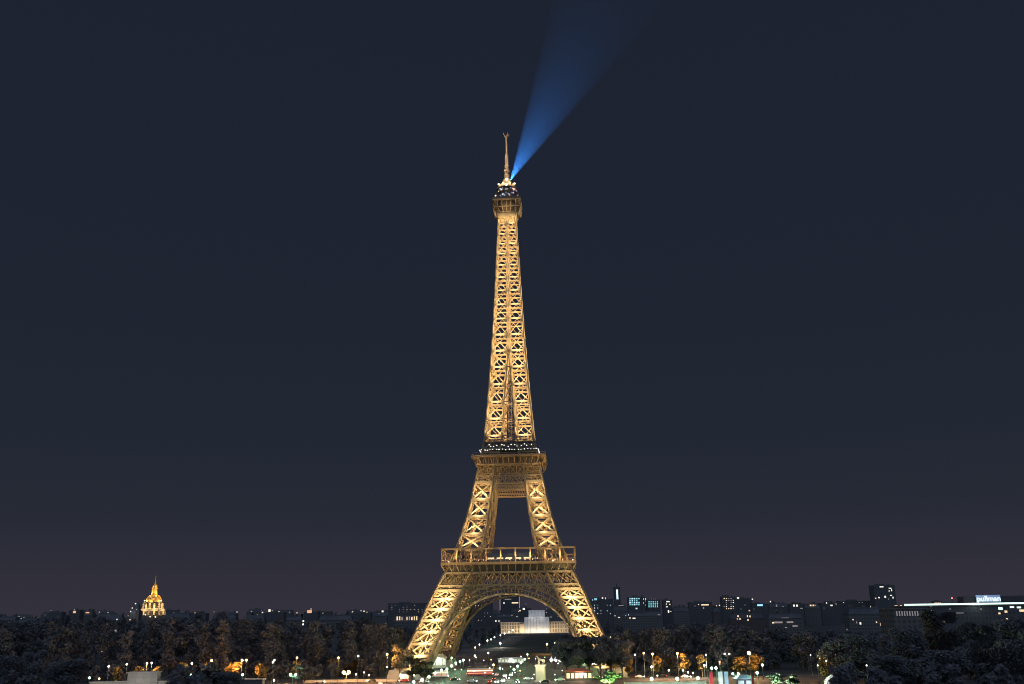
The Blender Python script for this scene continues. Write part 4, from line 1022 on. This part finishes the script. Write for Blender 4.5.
row('tiny lamps in the left dark wood', 'tiny white lamps in the dark wood left of the tower', [(101.9, 652.4), (207.4, 644.6)], 'W', 11, 80, .38)
rr_ = random.Random(44)
row('small lights on the esplanade', 'small path lights scattered in front of the tower', [(470 + i*7.5 + rr_.uniform(-2, 2), rr_.uniform(656, 664), rr_.choice(['W', 'G', 'O', 'W']), 350) for i in range(18)], 'W', 3.2, 0, .26)
row('small lights by the quay road', 'small low lights along the quay road kerb', [(432 + i*10 + rr_.uniform(-3, 3), rr_.uniform(667, 675), rr_.choice(['W', 'O', 'G', 'W']), 250) for i in range(18)], 'W', 2.6, 0, .24)
# lights that make the green floodlit trees green, in small spotlights on the ground
def uplight(px, py, c, label, power, off=-5):
    p = atz(px, 684, .6); q = at(px, 684, py)
    t = thing('ground_floodlight', label, 'floodlight', (q.x, py, 0), 0, 'ground floodlights under the green trees')
    MB().box((-.4, -.3, 0), (.4, .3, .25)).build('base', STEEL, t); MB().box((-.35, -.15, .25), (.35, .25, .75)).build('housing', STEEL, t)
    lamp('flood_lamp', (0, .1, 1.6), power, c, t, .3)
GRN = (.38, 1.0, .16)
uplight(609, 418, GRN, 'green floodlight at the foot of the round green tree', 34000)
uplight(604, 421, GRN, 'second green floodlight under the round green tree', 20000)
uplight(776, 402, (.55, 1.0, .45), 'green floodlight at the foot of the wide green tree', 36000)
uplight(768, 404, (.55, 1.0, .45), 'second green floodlight under the wide green tree', 22000)
# traffic light
p = at(500, 668.3, 470); t = thing('traffic_light', 'teal glowing traffic light on a pole by the avenue', 'traffic light', (p.x, p.y, 0))
MB().lathe([(.12, 0), (.08, p.z - .6)], 8).build('pole', STEEL, t); MB().box((-.35, -.2, p.z - .6), (.35, .2, p.z + .9)).build('housing', STEEL, t)
link('lamp_head', bulb(.5, BULB_T), t, (0, -.35, p.z)); lamp('signal_light', (0, -1.2, p.z), 500, OC['T'], t)

# ================================================================== QUAY WALLS, KIOSKS
PALE = mat('pale render', (.46, .43, .37), .85, .15, .3)
x0, x1 = at(90, 682, 400).x, at(191, 682, 400).x
q = thing('quay_wall', 'long low pale wall at the bottom left with a taller box on it', 'wall', (x0, 400, 0))
MB().box((0, 0, 0), (x1 - x0, 3, at(140, 681.8, 400).z)).build('wall', PALE_W, q)
MB().box((-.2, -.2, at(140, 681.8, 400).z), (x1 - x0 + .2, 3.2, at(140, 681.8, 400).z + .25)).build('coping', STONE, q)
a_, b_ = at(128.2, 676, 400).x - x0, at(158, 676, 400).x - x0
zt_ = at(140, 672.6, 400).z
m = MB().box((a_, -.6, 0), (b_ - 5, 3.6, zt_)); m.frustum(((b_ - 2.5), 1.5), 2.49, 2.0, 0, 2.49, 2.0, zt_ - .02); m.build('box_room', PALE_W, q)
MB().box((a_ - .3, -.9, zt_), (b_ + .3, 3.9, zt_ + .3)).build('box_roof', STONE, q)
lamp('wall_washer', (a_ + 4, -9, 2.5), 1800, (1, .90, .74), q, .5); lamp('wall_washer', (3, -8, 2.5), 1300, (1, .92, .8), q, .5); lamp('wall_washer', (33, -8, 2.5), 1300, (1, .92, .8), q, .5)
x0, x1 = at(215, 682, 405).x, at(262, 682, 405).x
q = thing('quay_wall', 'short grey low building edge at the bottom under the twin green lamps', 'wall', (x0, 405, 0))
MB().box((0, 0, 0), (x1 - x0, 5, at(240, 680.2, 405).z)).build('wall', CONC, q); MB().box((-.3, -.3, at(240, 680.2, 405).z), (x1 - x0 + .3, 5.3, at(240, 680.2, 405).z + .3)).build('coping', STONE, q)
x0, x1 = at(303, 678, 474).x, at(397, 678, 474).x
q = thing('parapet_wall', 'long low stone parapet glowing orange along the left quay road', 'wall', (x0, 474, 0))
MB().box((0, 0, 0), (x1 - x0, .5, 1.0)).build('wall', STONE, q); MB().box((-.1, -.12, 1.0), (x1 - x0 + .1, .62, 1.2)).build('coping', STONE, q)
for k in range(4): lamp('parapet_light', (8 + k*12, -3.2, 1.2), 420, (1, .52, .22), q, .3)
x0, x1 = at(625, 682, 405).x, at(706, 682, 405).x
q = thing('quay_wall', 'long pale lit low wall at the bottom edge right of the tower', 'wall', (x0, 405, 0))
MB().box((0, 0, 0), (x1 - x0, 1.2, at(665, 682.4, 405).z)).build('wall', PALE, q); MB().box((-.1, -.15, at(665, 682.4, 405).z), (x1 - x0 + .1, 1.35, at(665, 682.4, 405).z + .2)).build('coping', STONE, q)
for k in range(4): lamp('wall_washer', (5 + k*8, -5, 3), 420, (.86, 1, .84), q, .3)

def kiosk(px0, px1, pytop, pybot, wallm, roofm, litm, label, name='kiosk', group=None, n=3, power=600, col=(1, .8, .5), dist=None):
    pb = atz((px0+px1)/2, pybot, 0)
    if dist: pb = Vector((at((px0+px1)/2, pybot, dist).x, dist, 0))
    s = mpp((px0+px1)/2, pybot, pb.y); hw = (px1-px0)*s/2; h = max(2.4, at((px0+px1)/2, pytop, pb.y).z)
    t = thing(name, label, 'kiosk', pb, 0, group)
    MB().box((-hw, 0, 0), (hw, 4, h*.72)).build('wall', wallm, t)
    r = MB().box((-hw - .6, -.9, h*.72), (hw + .6, 4.6, h*.72 + .3)); r.frustum((0, 2), hw + .3, 2.3, h*.72 + .3, hw*.5, .5, h); r.build('roof', roofm, t)
    for k in range(n):
        a = -hw + 2*hw*(k+.14)/n; b = -hw + 2*hw*(k+.86)/n
        MB().box((a, -.12, h*.2), (b, .03, h*.62)).build('window', litm, t)
    if power: lamp('kiosk_light', (0, -2.2, h*.6), power, col, t, .3)
    return t
kiosk(394, 409, 672.6, 679.4, PALE, STONE, glow('greenish window', (.9, .95, .6), .6), 'lit kiosk with a bright eave at the end of the orange parapet', power=1400, col=(1, .78, .45), n=3)
kiosk(432, 446, 654, 668, PALE, STONE, glow('pale window', (.85, 1, .74), .45), 'pale greenish lit ticket pavilion under the left tower foot', name='ticket_pavilion', power=900, col=(.8, 1, .75), n=4)
kiosk(498, 524, 657.4, 663, PALE, WHITE, glow('stall light', (.8, 1, .78), .55), 'long white market stall lit pale green under the arch', name='market_stall', n=8, power=500, col=(.8, 1, .85))
kiosk(566, 592, 668.6, 676, DARK, mat('reddish roof', (.28, .08, .05), .7, .2, .5), glow('orange stall light', (1, .50, .26), 1.1), 'low snack stall with a long glowing orange red front beside the statue', name='snack_stall', n=6, power=1500, col=(1, .5, .28), dist=462)
kiosk(737.5, 754, 675, 690, DARK, mat('blue grey roof', (.20, .24, .30), .6, .1, .5), glow('blue grey window', (.5, .6, .8), .12), 'small grey roofed pavilion with dark openings beside a red post', name='pavilion', n=2, power=350, col=(.7, .8, 1), dist=400)
p = at(752.6, 680, 396); q = thing('red_post', 'red advertising post at the corner of the small grey pavilion', 'post', (p.x, 396, 0))
zz = at(752.6, 676, 396).z
MB().box((-.55, -.4, 0), (.55, .4, .6)).build('base', STEEL, q); MB().box((-.45, -.3, .6), (.45, .3, zz)).build('panel', mat('red paint', (.50, .06, .05), .5, .1, 1), q); MB().box((-.55, -.4, zz), (.55, .4, zz + .2)).build('cap', STEEL, q)
# canopies
def canopy(px, py0, py1, w_, label, group, col, strength, dist):
    s = mpp(px, py1, dist); b = at(px, py1, dist); h1 = at(px, py0, dist).z; hw = w_*s/2
    h0 = max(1.9, h1 - 1.6); h1 = max(h1, 3.0)
    t = thing('market_canopy', label, 'canopy', (b.x, dist, 0), 0, group)
    MB().frustum((0, 0), hw, hw, h0, hw*.12, hw*.12, h1).build('canopy_top', WHITE, t)
    MB().box((-hw, -hw, h0 - .5), (hw, hw, h0 - .003)).build('valance', WHITE, t)
    for a in (-1, 1):
        for c in (-1, 1): MB().bar((a*hw*.9, c*hw*.9, 0), (a*hw*.9, c*hw*.9, h0 - .5), .1).build('leg', STEEL, t)
    link('lamp_head', bulb(.4, OM['W']), t, (0, -hw - .3, h0 - .8))
    lamp('canopy_light', (0, -hw - 1.6, h0 - .2), strength, col, t, .3)
for i in range(6): canopy(588.8 + i*3.35, 659.5, 666, 3.1, f"{ORD[i]} from the left of the white peaked canopies beside the green tree", 'white peaked canopies', (1, .95, .85), 330, 540)
for i in range(4): canopy(551.4 + i*4.3, 656.6, 664, 3.6, f"{ORD[i]} from the left of the pale blue lit canopies behind the statue", 'pale blue lit canopies', (.8, .92, 1), 300, 545)
for i in range(5): street_lamp(590 + i*3.8, 665 + (i % 2)*1.2, 2.4, 'B' if i == 3 else 'W', f"{ORD[i]} from the left of the small stall lamps below the white canopies", 'stall lamps', 60, .25, dist=535)
p = at(614.3, 664.5, 560); q = thing('lit_monument', 'slender warm lit ornate kiosk with pointed top behind the green tree', 'kiosk', (p.x, 560, 0))
zt_ = at(614.3, 650.3, 560).z
MB().lathe([(1.9, 0), (1.9, zt_*.12), (1.4, zt_*.14), (1.3, zt_*.46), (1.75, zt_*.48), (1.75, zt_*.54)], 8).build('base', PALE, q)
MB().lathe([(1.3, zt_*.54), (1.1, zt_*.72), (1.4, zt_*.74), (.7, zt_*.9), (.1, zt_)], 8).build('pointed_top', PALE, q)
for s in (-2.6, 2.6): lamp('monument_light', (s, -3, zt_*.3), 420, (1, .76, .5), q, .3); lamp('monument_light', (s*.8, -2.6, zt_*.75), 200, (1, .76, .5), q, .3)
# blue sign, tent
p = at(425.8, 672.4, 468); q = thing('blue_sign', 'small blue lit information sign near the left tower foot', 'sign', (p.x, 468, 0))
MB().tube([(0, 0, 0), (0, 0, p.z - .9)], [.1, .1], 6).build('pole', STEEL, q); MB().box((-.9, -.1, p.z - .9), (.9, .1, p.z + .9)).build('sign_glow_panel', glow('blue sign light', (.18, .34, 1.0), 2.6), q)
p = at(832, 684, 400); zt_ = at(832, 674.5, 400).z; q = thing('tent', 'little pale peaked tent glowing in the bottom right dark wood', 'tent', (p.x, 400, 0))
MB().frustum((0, 0), 2.6, 2.2, zt_ - 2.4, .15, .15, zt_).build('tent_top', WHITE, q); MB().box((-2.5, -2.1, 1.2), (2.5, 2.1, zt_ - 2.403)).build('wall', WHITE, q)
for a in (-2.5, 2.5):
    MB().bar((a, -2.15, 0), (a, -2.15, zt_ - 2.4), .14).build('leg', STEEL, q)
lamp('tent_light', (0, -4.2, zt_ - 1.6), 420, (1, .9, .75), q, .3)
# banners
for px, w_, col, lb in ((711.2, 3.4, (.50, .05, .06), 'tall red vertical banner, outermost of the three banners'), (720.4, 4.6, (.62, .64, .66), 'tall white vertical banner between the red and the pale blue one'), (726.2, 4.0, (.34, .48, .66), 'tall pale blue vertical banner nearest the small pavilion')):
    dd = 402; p = at(px, 678, dd); zt_ = at(px, 671.6, dd).z; s = mpp(px, 678, dd)
    q = thing('banner', lb, 'banner', (p.x, dd, 0), 0, 'vertical banners by the quay')
    MB().tube([(-w_*s/2, 0, 0), (-w_*s/2, 0, zt_ + .5)], [.09, .07], 6).build('pole', STEEL, q)
    m = MB(); k = 8
    for i in range(k): 
        za, zb_ = 1.4 + (zt_-1.4)*i/k, 1.4 + (zt_-1.4)*(i+1)/k
        m.box((-w_*s/2 + .1, -.04 + .05*math.sin(i), za), (w_*s/2, .04 + .05*math.sin(i), zb_))
    m.build('cloth', mat('banner cloth %.2f' % col[0], col, .8, .1, 1), q)
    lamp('banner_light', (0, -3.4, 3.2), 260, (.95, 1, .95), q, .3)

# ================================================================== STATUES (skin modifier bodies)
def skin(name, verts, edges, rads, m, parent, lv=1):
    me = bpy.data.meshes.new(name); me.from_pydata(verts, edges, []); o = link(name, me, parent)
    me.materials.append(m)
    sm = o.modifiers.new('skin', 'SKIN'); me.skin_vertices or None
    for i, r in enumerate(rads):
        sv = me.skin_vertices[0].data[i]; sv.radius = (r, r); sv.use_root = (i == 0)
    ss = o.modifiers.new('smooth', 'SUBSURF'); ss.levels = lv; ss.render_levels = lv
    return o
def chain_skin(name, chains, m, parent):
    """chains of (point, radius); the first chain holds the root; later chains start at a shared point index (chain, i)"""
    V, E, Rr = [], [], []
    idx = {}
    for ci, ch in enumerate(chains):
        prev = None
        for pi, it in enumerate(ch):
            if it[0] == 'at': prev = idx[it[1]]; continue
            V.append(it[0]); Rr.append(it[1]); k = len(V) - 1; idx[(ci, pi)] = k
            if prev is not None: E.append((prev, k))
            prev = k
    me = bpy.data.meshes.new(name); me.from_pydata(V, E, []); o = link(name, me, parent); me.materials.append(m)
    o.modifiers.new('skin', 'SKIN')
    bpy.context.view_layer.objects.active = o
    if not me.skin_vertices:
        with bpy.context.temp_override(object=o, active_object=o): bpy.ops.mesh.customdata_skin_add()
    for i, r in enumerate(Rr):
        me.skin_vertices[0].data[i].radius = (r, r); me.skin_vertices[0].data[i].use_root = (i == 0)
    ss = o.modifiers.new('smooth', 'SUBSURF'); ss.levels = 1; ss.render_levels = 1
    return o
def statue(px, pytop, pyped, dist, label, w_):
    p = at(px, pyped, dist); zp = p.z; H = at(px, pytop, dist).z - zp; k = H / 3.5
    t = thing('statue', label, 'statue', (p.x, dist, 0), R(-12), 'horse statues on the bridge approach')
    hw = w_*mpp(px, pyped, dist)/2
    ped = MB().box((-hw*1.25, -hw*1.25, 0), (hw*1.25, hw*1.25, .8)).box((-hw, -hw, .8), (hw, hw, zp - .7)).box((-hw*1.18, -hw*1.18, zp - .7), (hw*1.18, hw*1.18, zp)).build('pedestal', STONE, t)
    g = lambda x, y, z: (x*k, y*k, zp + z*k)
    chain_skin('horse', [
        [(g(.95, 0, 1.75), .42*k), (g(.35, 0, 1.62), .46*k), (g(-.35, 0, 1.75), .45*k), (g(-.8, 0, 2.1), .32*k), (g(-1.05, 0, 2.6), .22*k), (g(-1.2, 0, 2.95), .17*k), (g(-1.5, 0, 2.8), .13*k), (g(-1.72, 0, 2.6), .08*k)],
        [('at', (0, 0)), (g(1.05, .22, 1.2), .24*k), (g(1.3, .24, .75), .12*k), (g(1.15, .24, .1), .08*k)],
        [('at', (0, 0)), (g(.85, -.22, 1.2), .24*k), (g(1.05, -.24, .75), .12*k), (g(.85, -.24, .1), .08*k)],
        [('at', (0, 2)), (g(-.5, .22, 1.15), .17*k), (g(-.62, .22, .65), .09*k), (g(-.55, .22, .1), .07*k)],
        [('at', (0, 2)), (g(-.55, -.22, 1.2), .17*k), (g(-.95, -.22, .9), .1*k), (g(-.85, -.22, .45), .07*k)],
        [('at', (0, 0)), (g(1.4, 0, 1.8), .1*k), (g(1.6, 0, 1.2), .09*k), (g(1.62, 0, .7), .04*k)],
        [('at', (0, 5)), (g(-1.12, .08, 3.2), .05*k)]], STONE, t)
    chain_skin('warrior', [
        [(g(-.35, -.75, 1.05), .19*k), (g(-.35, -.75, 1.45), .21*k), (g(-.35, -.75, 1.75), .2*k), (g(-.35, -.75, 1.95), .09*k), (g(-.37, -.77, 2.15), .15*k), (g(-.36, -.76, 2.36), .09*k)],
        [('at', (0, 0)), (g(-.22, -.75, .85), .13*k), (g(-.2, -.82, .5), .1*k), (g(-.18, -.75, .1), .07*k), (g(-.22, -.9, .04), .05*k)],
        [('at', (0, 0)), (g(-.48, -.75, .85), .13*k), (g(-.5, -.78, .5), .1*k), (g(-.52, -.72, .1), .07*k), (g(-.54, -.88, .04), .05*k)],
        [('at', (0, 2)), (g(-.6, -.72, 1.72), .1*k), (g(-.78, -.6, 1.9), .075*k), (g(-.95, -.35, 2.25), .06*k), (g(-1.0, -.28, 2.36), .05*k)],
        [('at', (0, 2)), (g(-.12, -.75, 1.7), .1*k), (g(0, -.82, 1.4), .075*k), (g(.02, -.9, 1.12), .06*k), (g(.02, -.93, 1.0), .05*k)]], STONE, t)
    for s in (-1, 1): lamp('statue_light', (s*hw*2.2, -hw*3.2, zp*.55), 330, (1, .82, .55), t, .3); lamp('statue_light', (s*hw*1.6, -hw*2.2, zp + .6*k), 1500, (1, .82, .6), t, .2)
statue(540.4, 654.4, 664.6, 458, 'floodlit stone horse and warrior statue on a tall square pedestal below the arch', 8.4)
statue(380, 679.4, 686, 404, 'stone horse and warrior statue whose top just shows at the bottom edge', 6.2)

# ================================================================== VEHICLES
CARP = [mat('black car paint', (.02, .02, .022), .25, .05, 1), mat('silver car paint', (.45, .46, .48), .3, .05, 1), mat('white car paint', (.7, .7, .7), .3, .05, 1), mat('dark red car paint', (.25, .03, .03), .3, .05, 1)]
RUB = mat('tyre rubber', (.02, .02, .02), .9, .1, 2)
HL = glow('headlight glass', (1, .95, .85), 24); TL = glow('tail light glass', (1, .06, .03), 9)
def build_car(loc, rz, label, paint, group):
    t = thing('car', label, 'car', loc, rz, group)          # points along local -Y (front)
    prof = [(-2.1, .35), (-2.15, .62), (-1.2, .86), (-.5, 1.4), (.9, 1.42), (1.7, .98), (2.1, .9), (2.12, .4)]
    m = MB(); n = len(prof)
    for s, wq in ((-1, 1), (1, 1)):
        for y, z in prof: m.v.append((s*(.86 if z < 1 else .68), y, z))
    m.f += [tuple(range(n)), tuple(reversed(range(n, 2*n)))] + [(i, n+i, n+(i+1) % n, (i+1) % n) for i in range(n)]
    m.build('body', CARP[paint], t)
    MB().box((-.74, -.78, .95), (.74, 1.25, 1.32)).build('window_band', GLASS, t)
    for x in (-.8, .8):
        for y in (-1.35, 1.35):
            w_ = MB()
            for a in range(12):
                pass
            w_.tube([(x - .1, y, .32), (x + .1, y, .32)], [.32, .32], 12); w_.build('wheel', RUB, t)
    for x in (-.62, .62):
        link('headlight', bulb(.17, HL), t, (x, -2.14, .68)); link('taillight', bulb(.15, TL), t, (x, 2.12, .78))
    return t
CARS = [(497, 682, 0, 1, 'first silver oncoming car at the foot of the avenue'), (503, 681, 0, 2, 'white oncoming car just behind the first silver one'), (508, 678, 0, 0, 'black oncoming car in the middle of the avenue queue'),
        (511, 675, 0, 1, 'silver oncoming car farther up the avenue queue'), (514, 672.6, 0, 0, 'black oncoming car at the top of the avenue queue'), (505, 676, 0, 2, 'white oncoming car in the second lane of the avenue'),
        (490, 682, 180, 3, 'dark red car driving away with red tail lights at the bottom edge'), (494, 679, 180, 0, 'black car driving away just ahead of the dark red one'), (497, 675, 180, 1, 'silver car driving away farthest up the avenue'),
        (455, 680, 90, 0, 'black car on the quay road left of the tour bus'), (528, 679, 90, 2, 'white car on the quay road beside the statue pedestal'), (560, 680, -90, 1, 'silver car on the quay road below the snack stall'),
        (598, 678, 90, 0, 'black car on the quay road beside the green tree'), (320, 682, 90, 1, 'silver car on the quay road below the orange parapet'), (372, 681, -90, 0, 'black car on the quay road near the kiosk')]
CARS += [(472, 681.5, 90, 1, 'silver car on the quay road in front of the red tour bus'), (518, 682, 0, 0, 'black oncoming car beside the greenish avenue lamps'), (545, 682, -90, 0, 'black car just right of the statue pedestal'),
        (424, 682, 90, 2, 'white car on the quay road below the white bus'), (404, 681, -90, 3, 'dark red car on the quay road below the lit kiosk'), (640, 677, 90, 1, 'silver car on the quay road below a white pole lamp'),
        (662, 676, -90, 0, 'black car on the quay road between the right hand pole lamps'), (686, 677, 90, 2, 'white car on the quay road nearest the banners')]
for px, py, az, pt, lb in CARS:
    p = atz(px, py, .5); build_car((p.x, p.y, .015), (YAW if az in (0, 180) else 0) + R(az), lb, pt, 'cars around the avenue')
for px in (500, 505, 510): 
    p = atz(px, 678, .5); lamp('headlight_beam', (p.x, p.y - 6, 1.2), 500, (1, .85, .65), None, .3)
def build_bus(px, py, L, label, red):
    p = atz(px, py, 0); t = thing('tour_bus', label, 'bus', (p.x, p.y, .015), 0, 'buses on the quay road')
    paint = mat('red bus paint', (.45, .05, .04), .4, .05, 1) if red else mat('white bus paint', (.6, .6, .6), .4, .05, 1)
    MB().box((-L/2, -1.25, .35), (L/2, 1.25, 2.0)).box((-L/2 + .05, -1.2, 2.75), (L/2 - .05, 1.2, 3.1)).build('body', paint, t)
    MB().box((-L/2 + .02, -1.22, 2.0), (L/2 - .02, 1.22, 2.75)).build('window_band', glow('bus interior light', (1, .74, .45), 1.1), t)
    MB().box((-L/2 + .6, -1.27, 1.0), (L/2 - .6, -1.252, 1.35)).build('light_trail_stripe', glow('red trail glow', (1, .16, .08), 1.3), t)  # glowing stripe added in place of a moving bus's red light trail
    MB().box((-L/2, -1.2, 3.1), (L/2, 1.2, 3.25)).build('roof', WHITE, t)
    for x in (-L/2 + 2.2, L/2 - 2.4, L/2 - 3.7):
        for y in (-1.2, 1.0): MB().tube([(x, y - .02, .48), (x, y + .22, .48)], [.48, .48], 14).build('wheel', RUB, t)
    for y in (-.9, .9): link('headlight', bulb(.22, HL), t, (L/2, y, .8)); link('taillight', bulb(.2, TL), t, (-L/2, y, .9))
build_bus(480, 675.4, 13.2, 'long red tour bus with lit windows crossing below the arch', True)
build_bus(437, 677.5, 11, 'white bus with lit windows at the left tower foot', False)
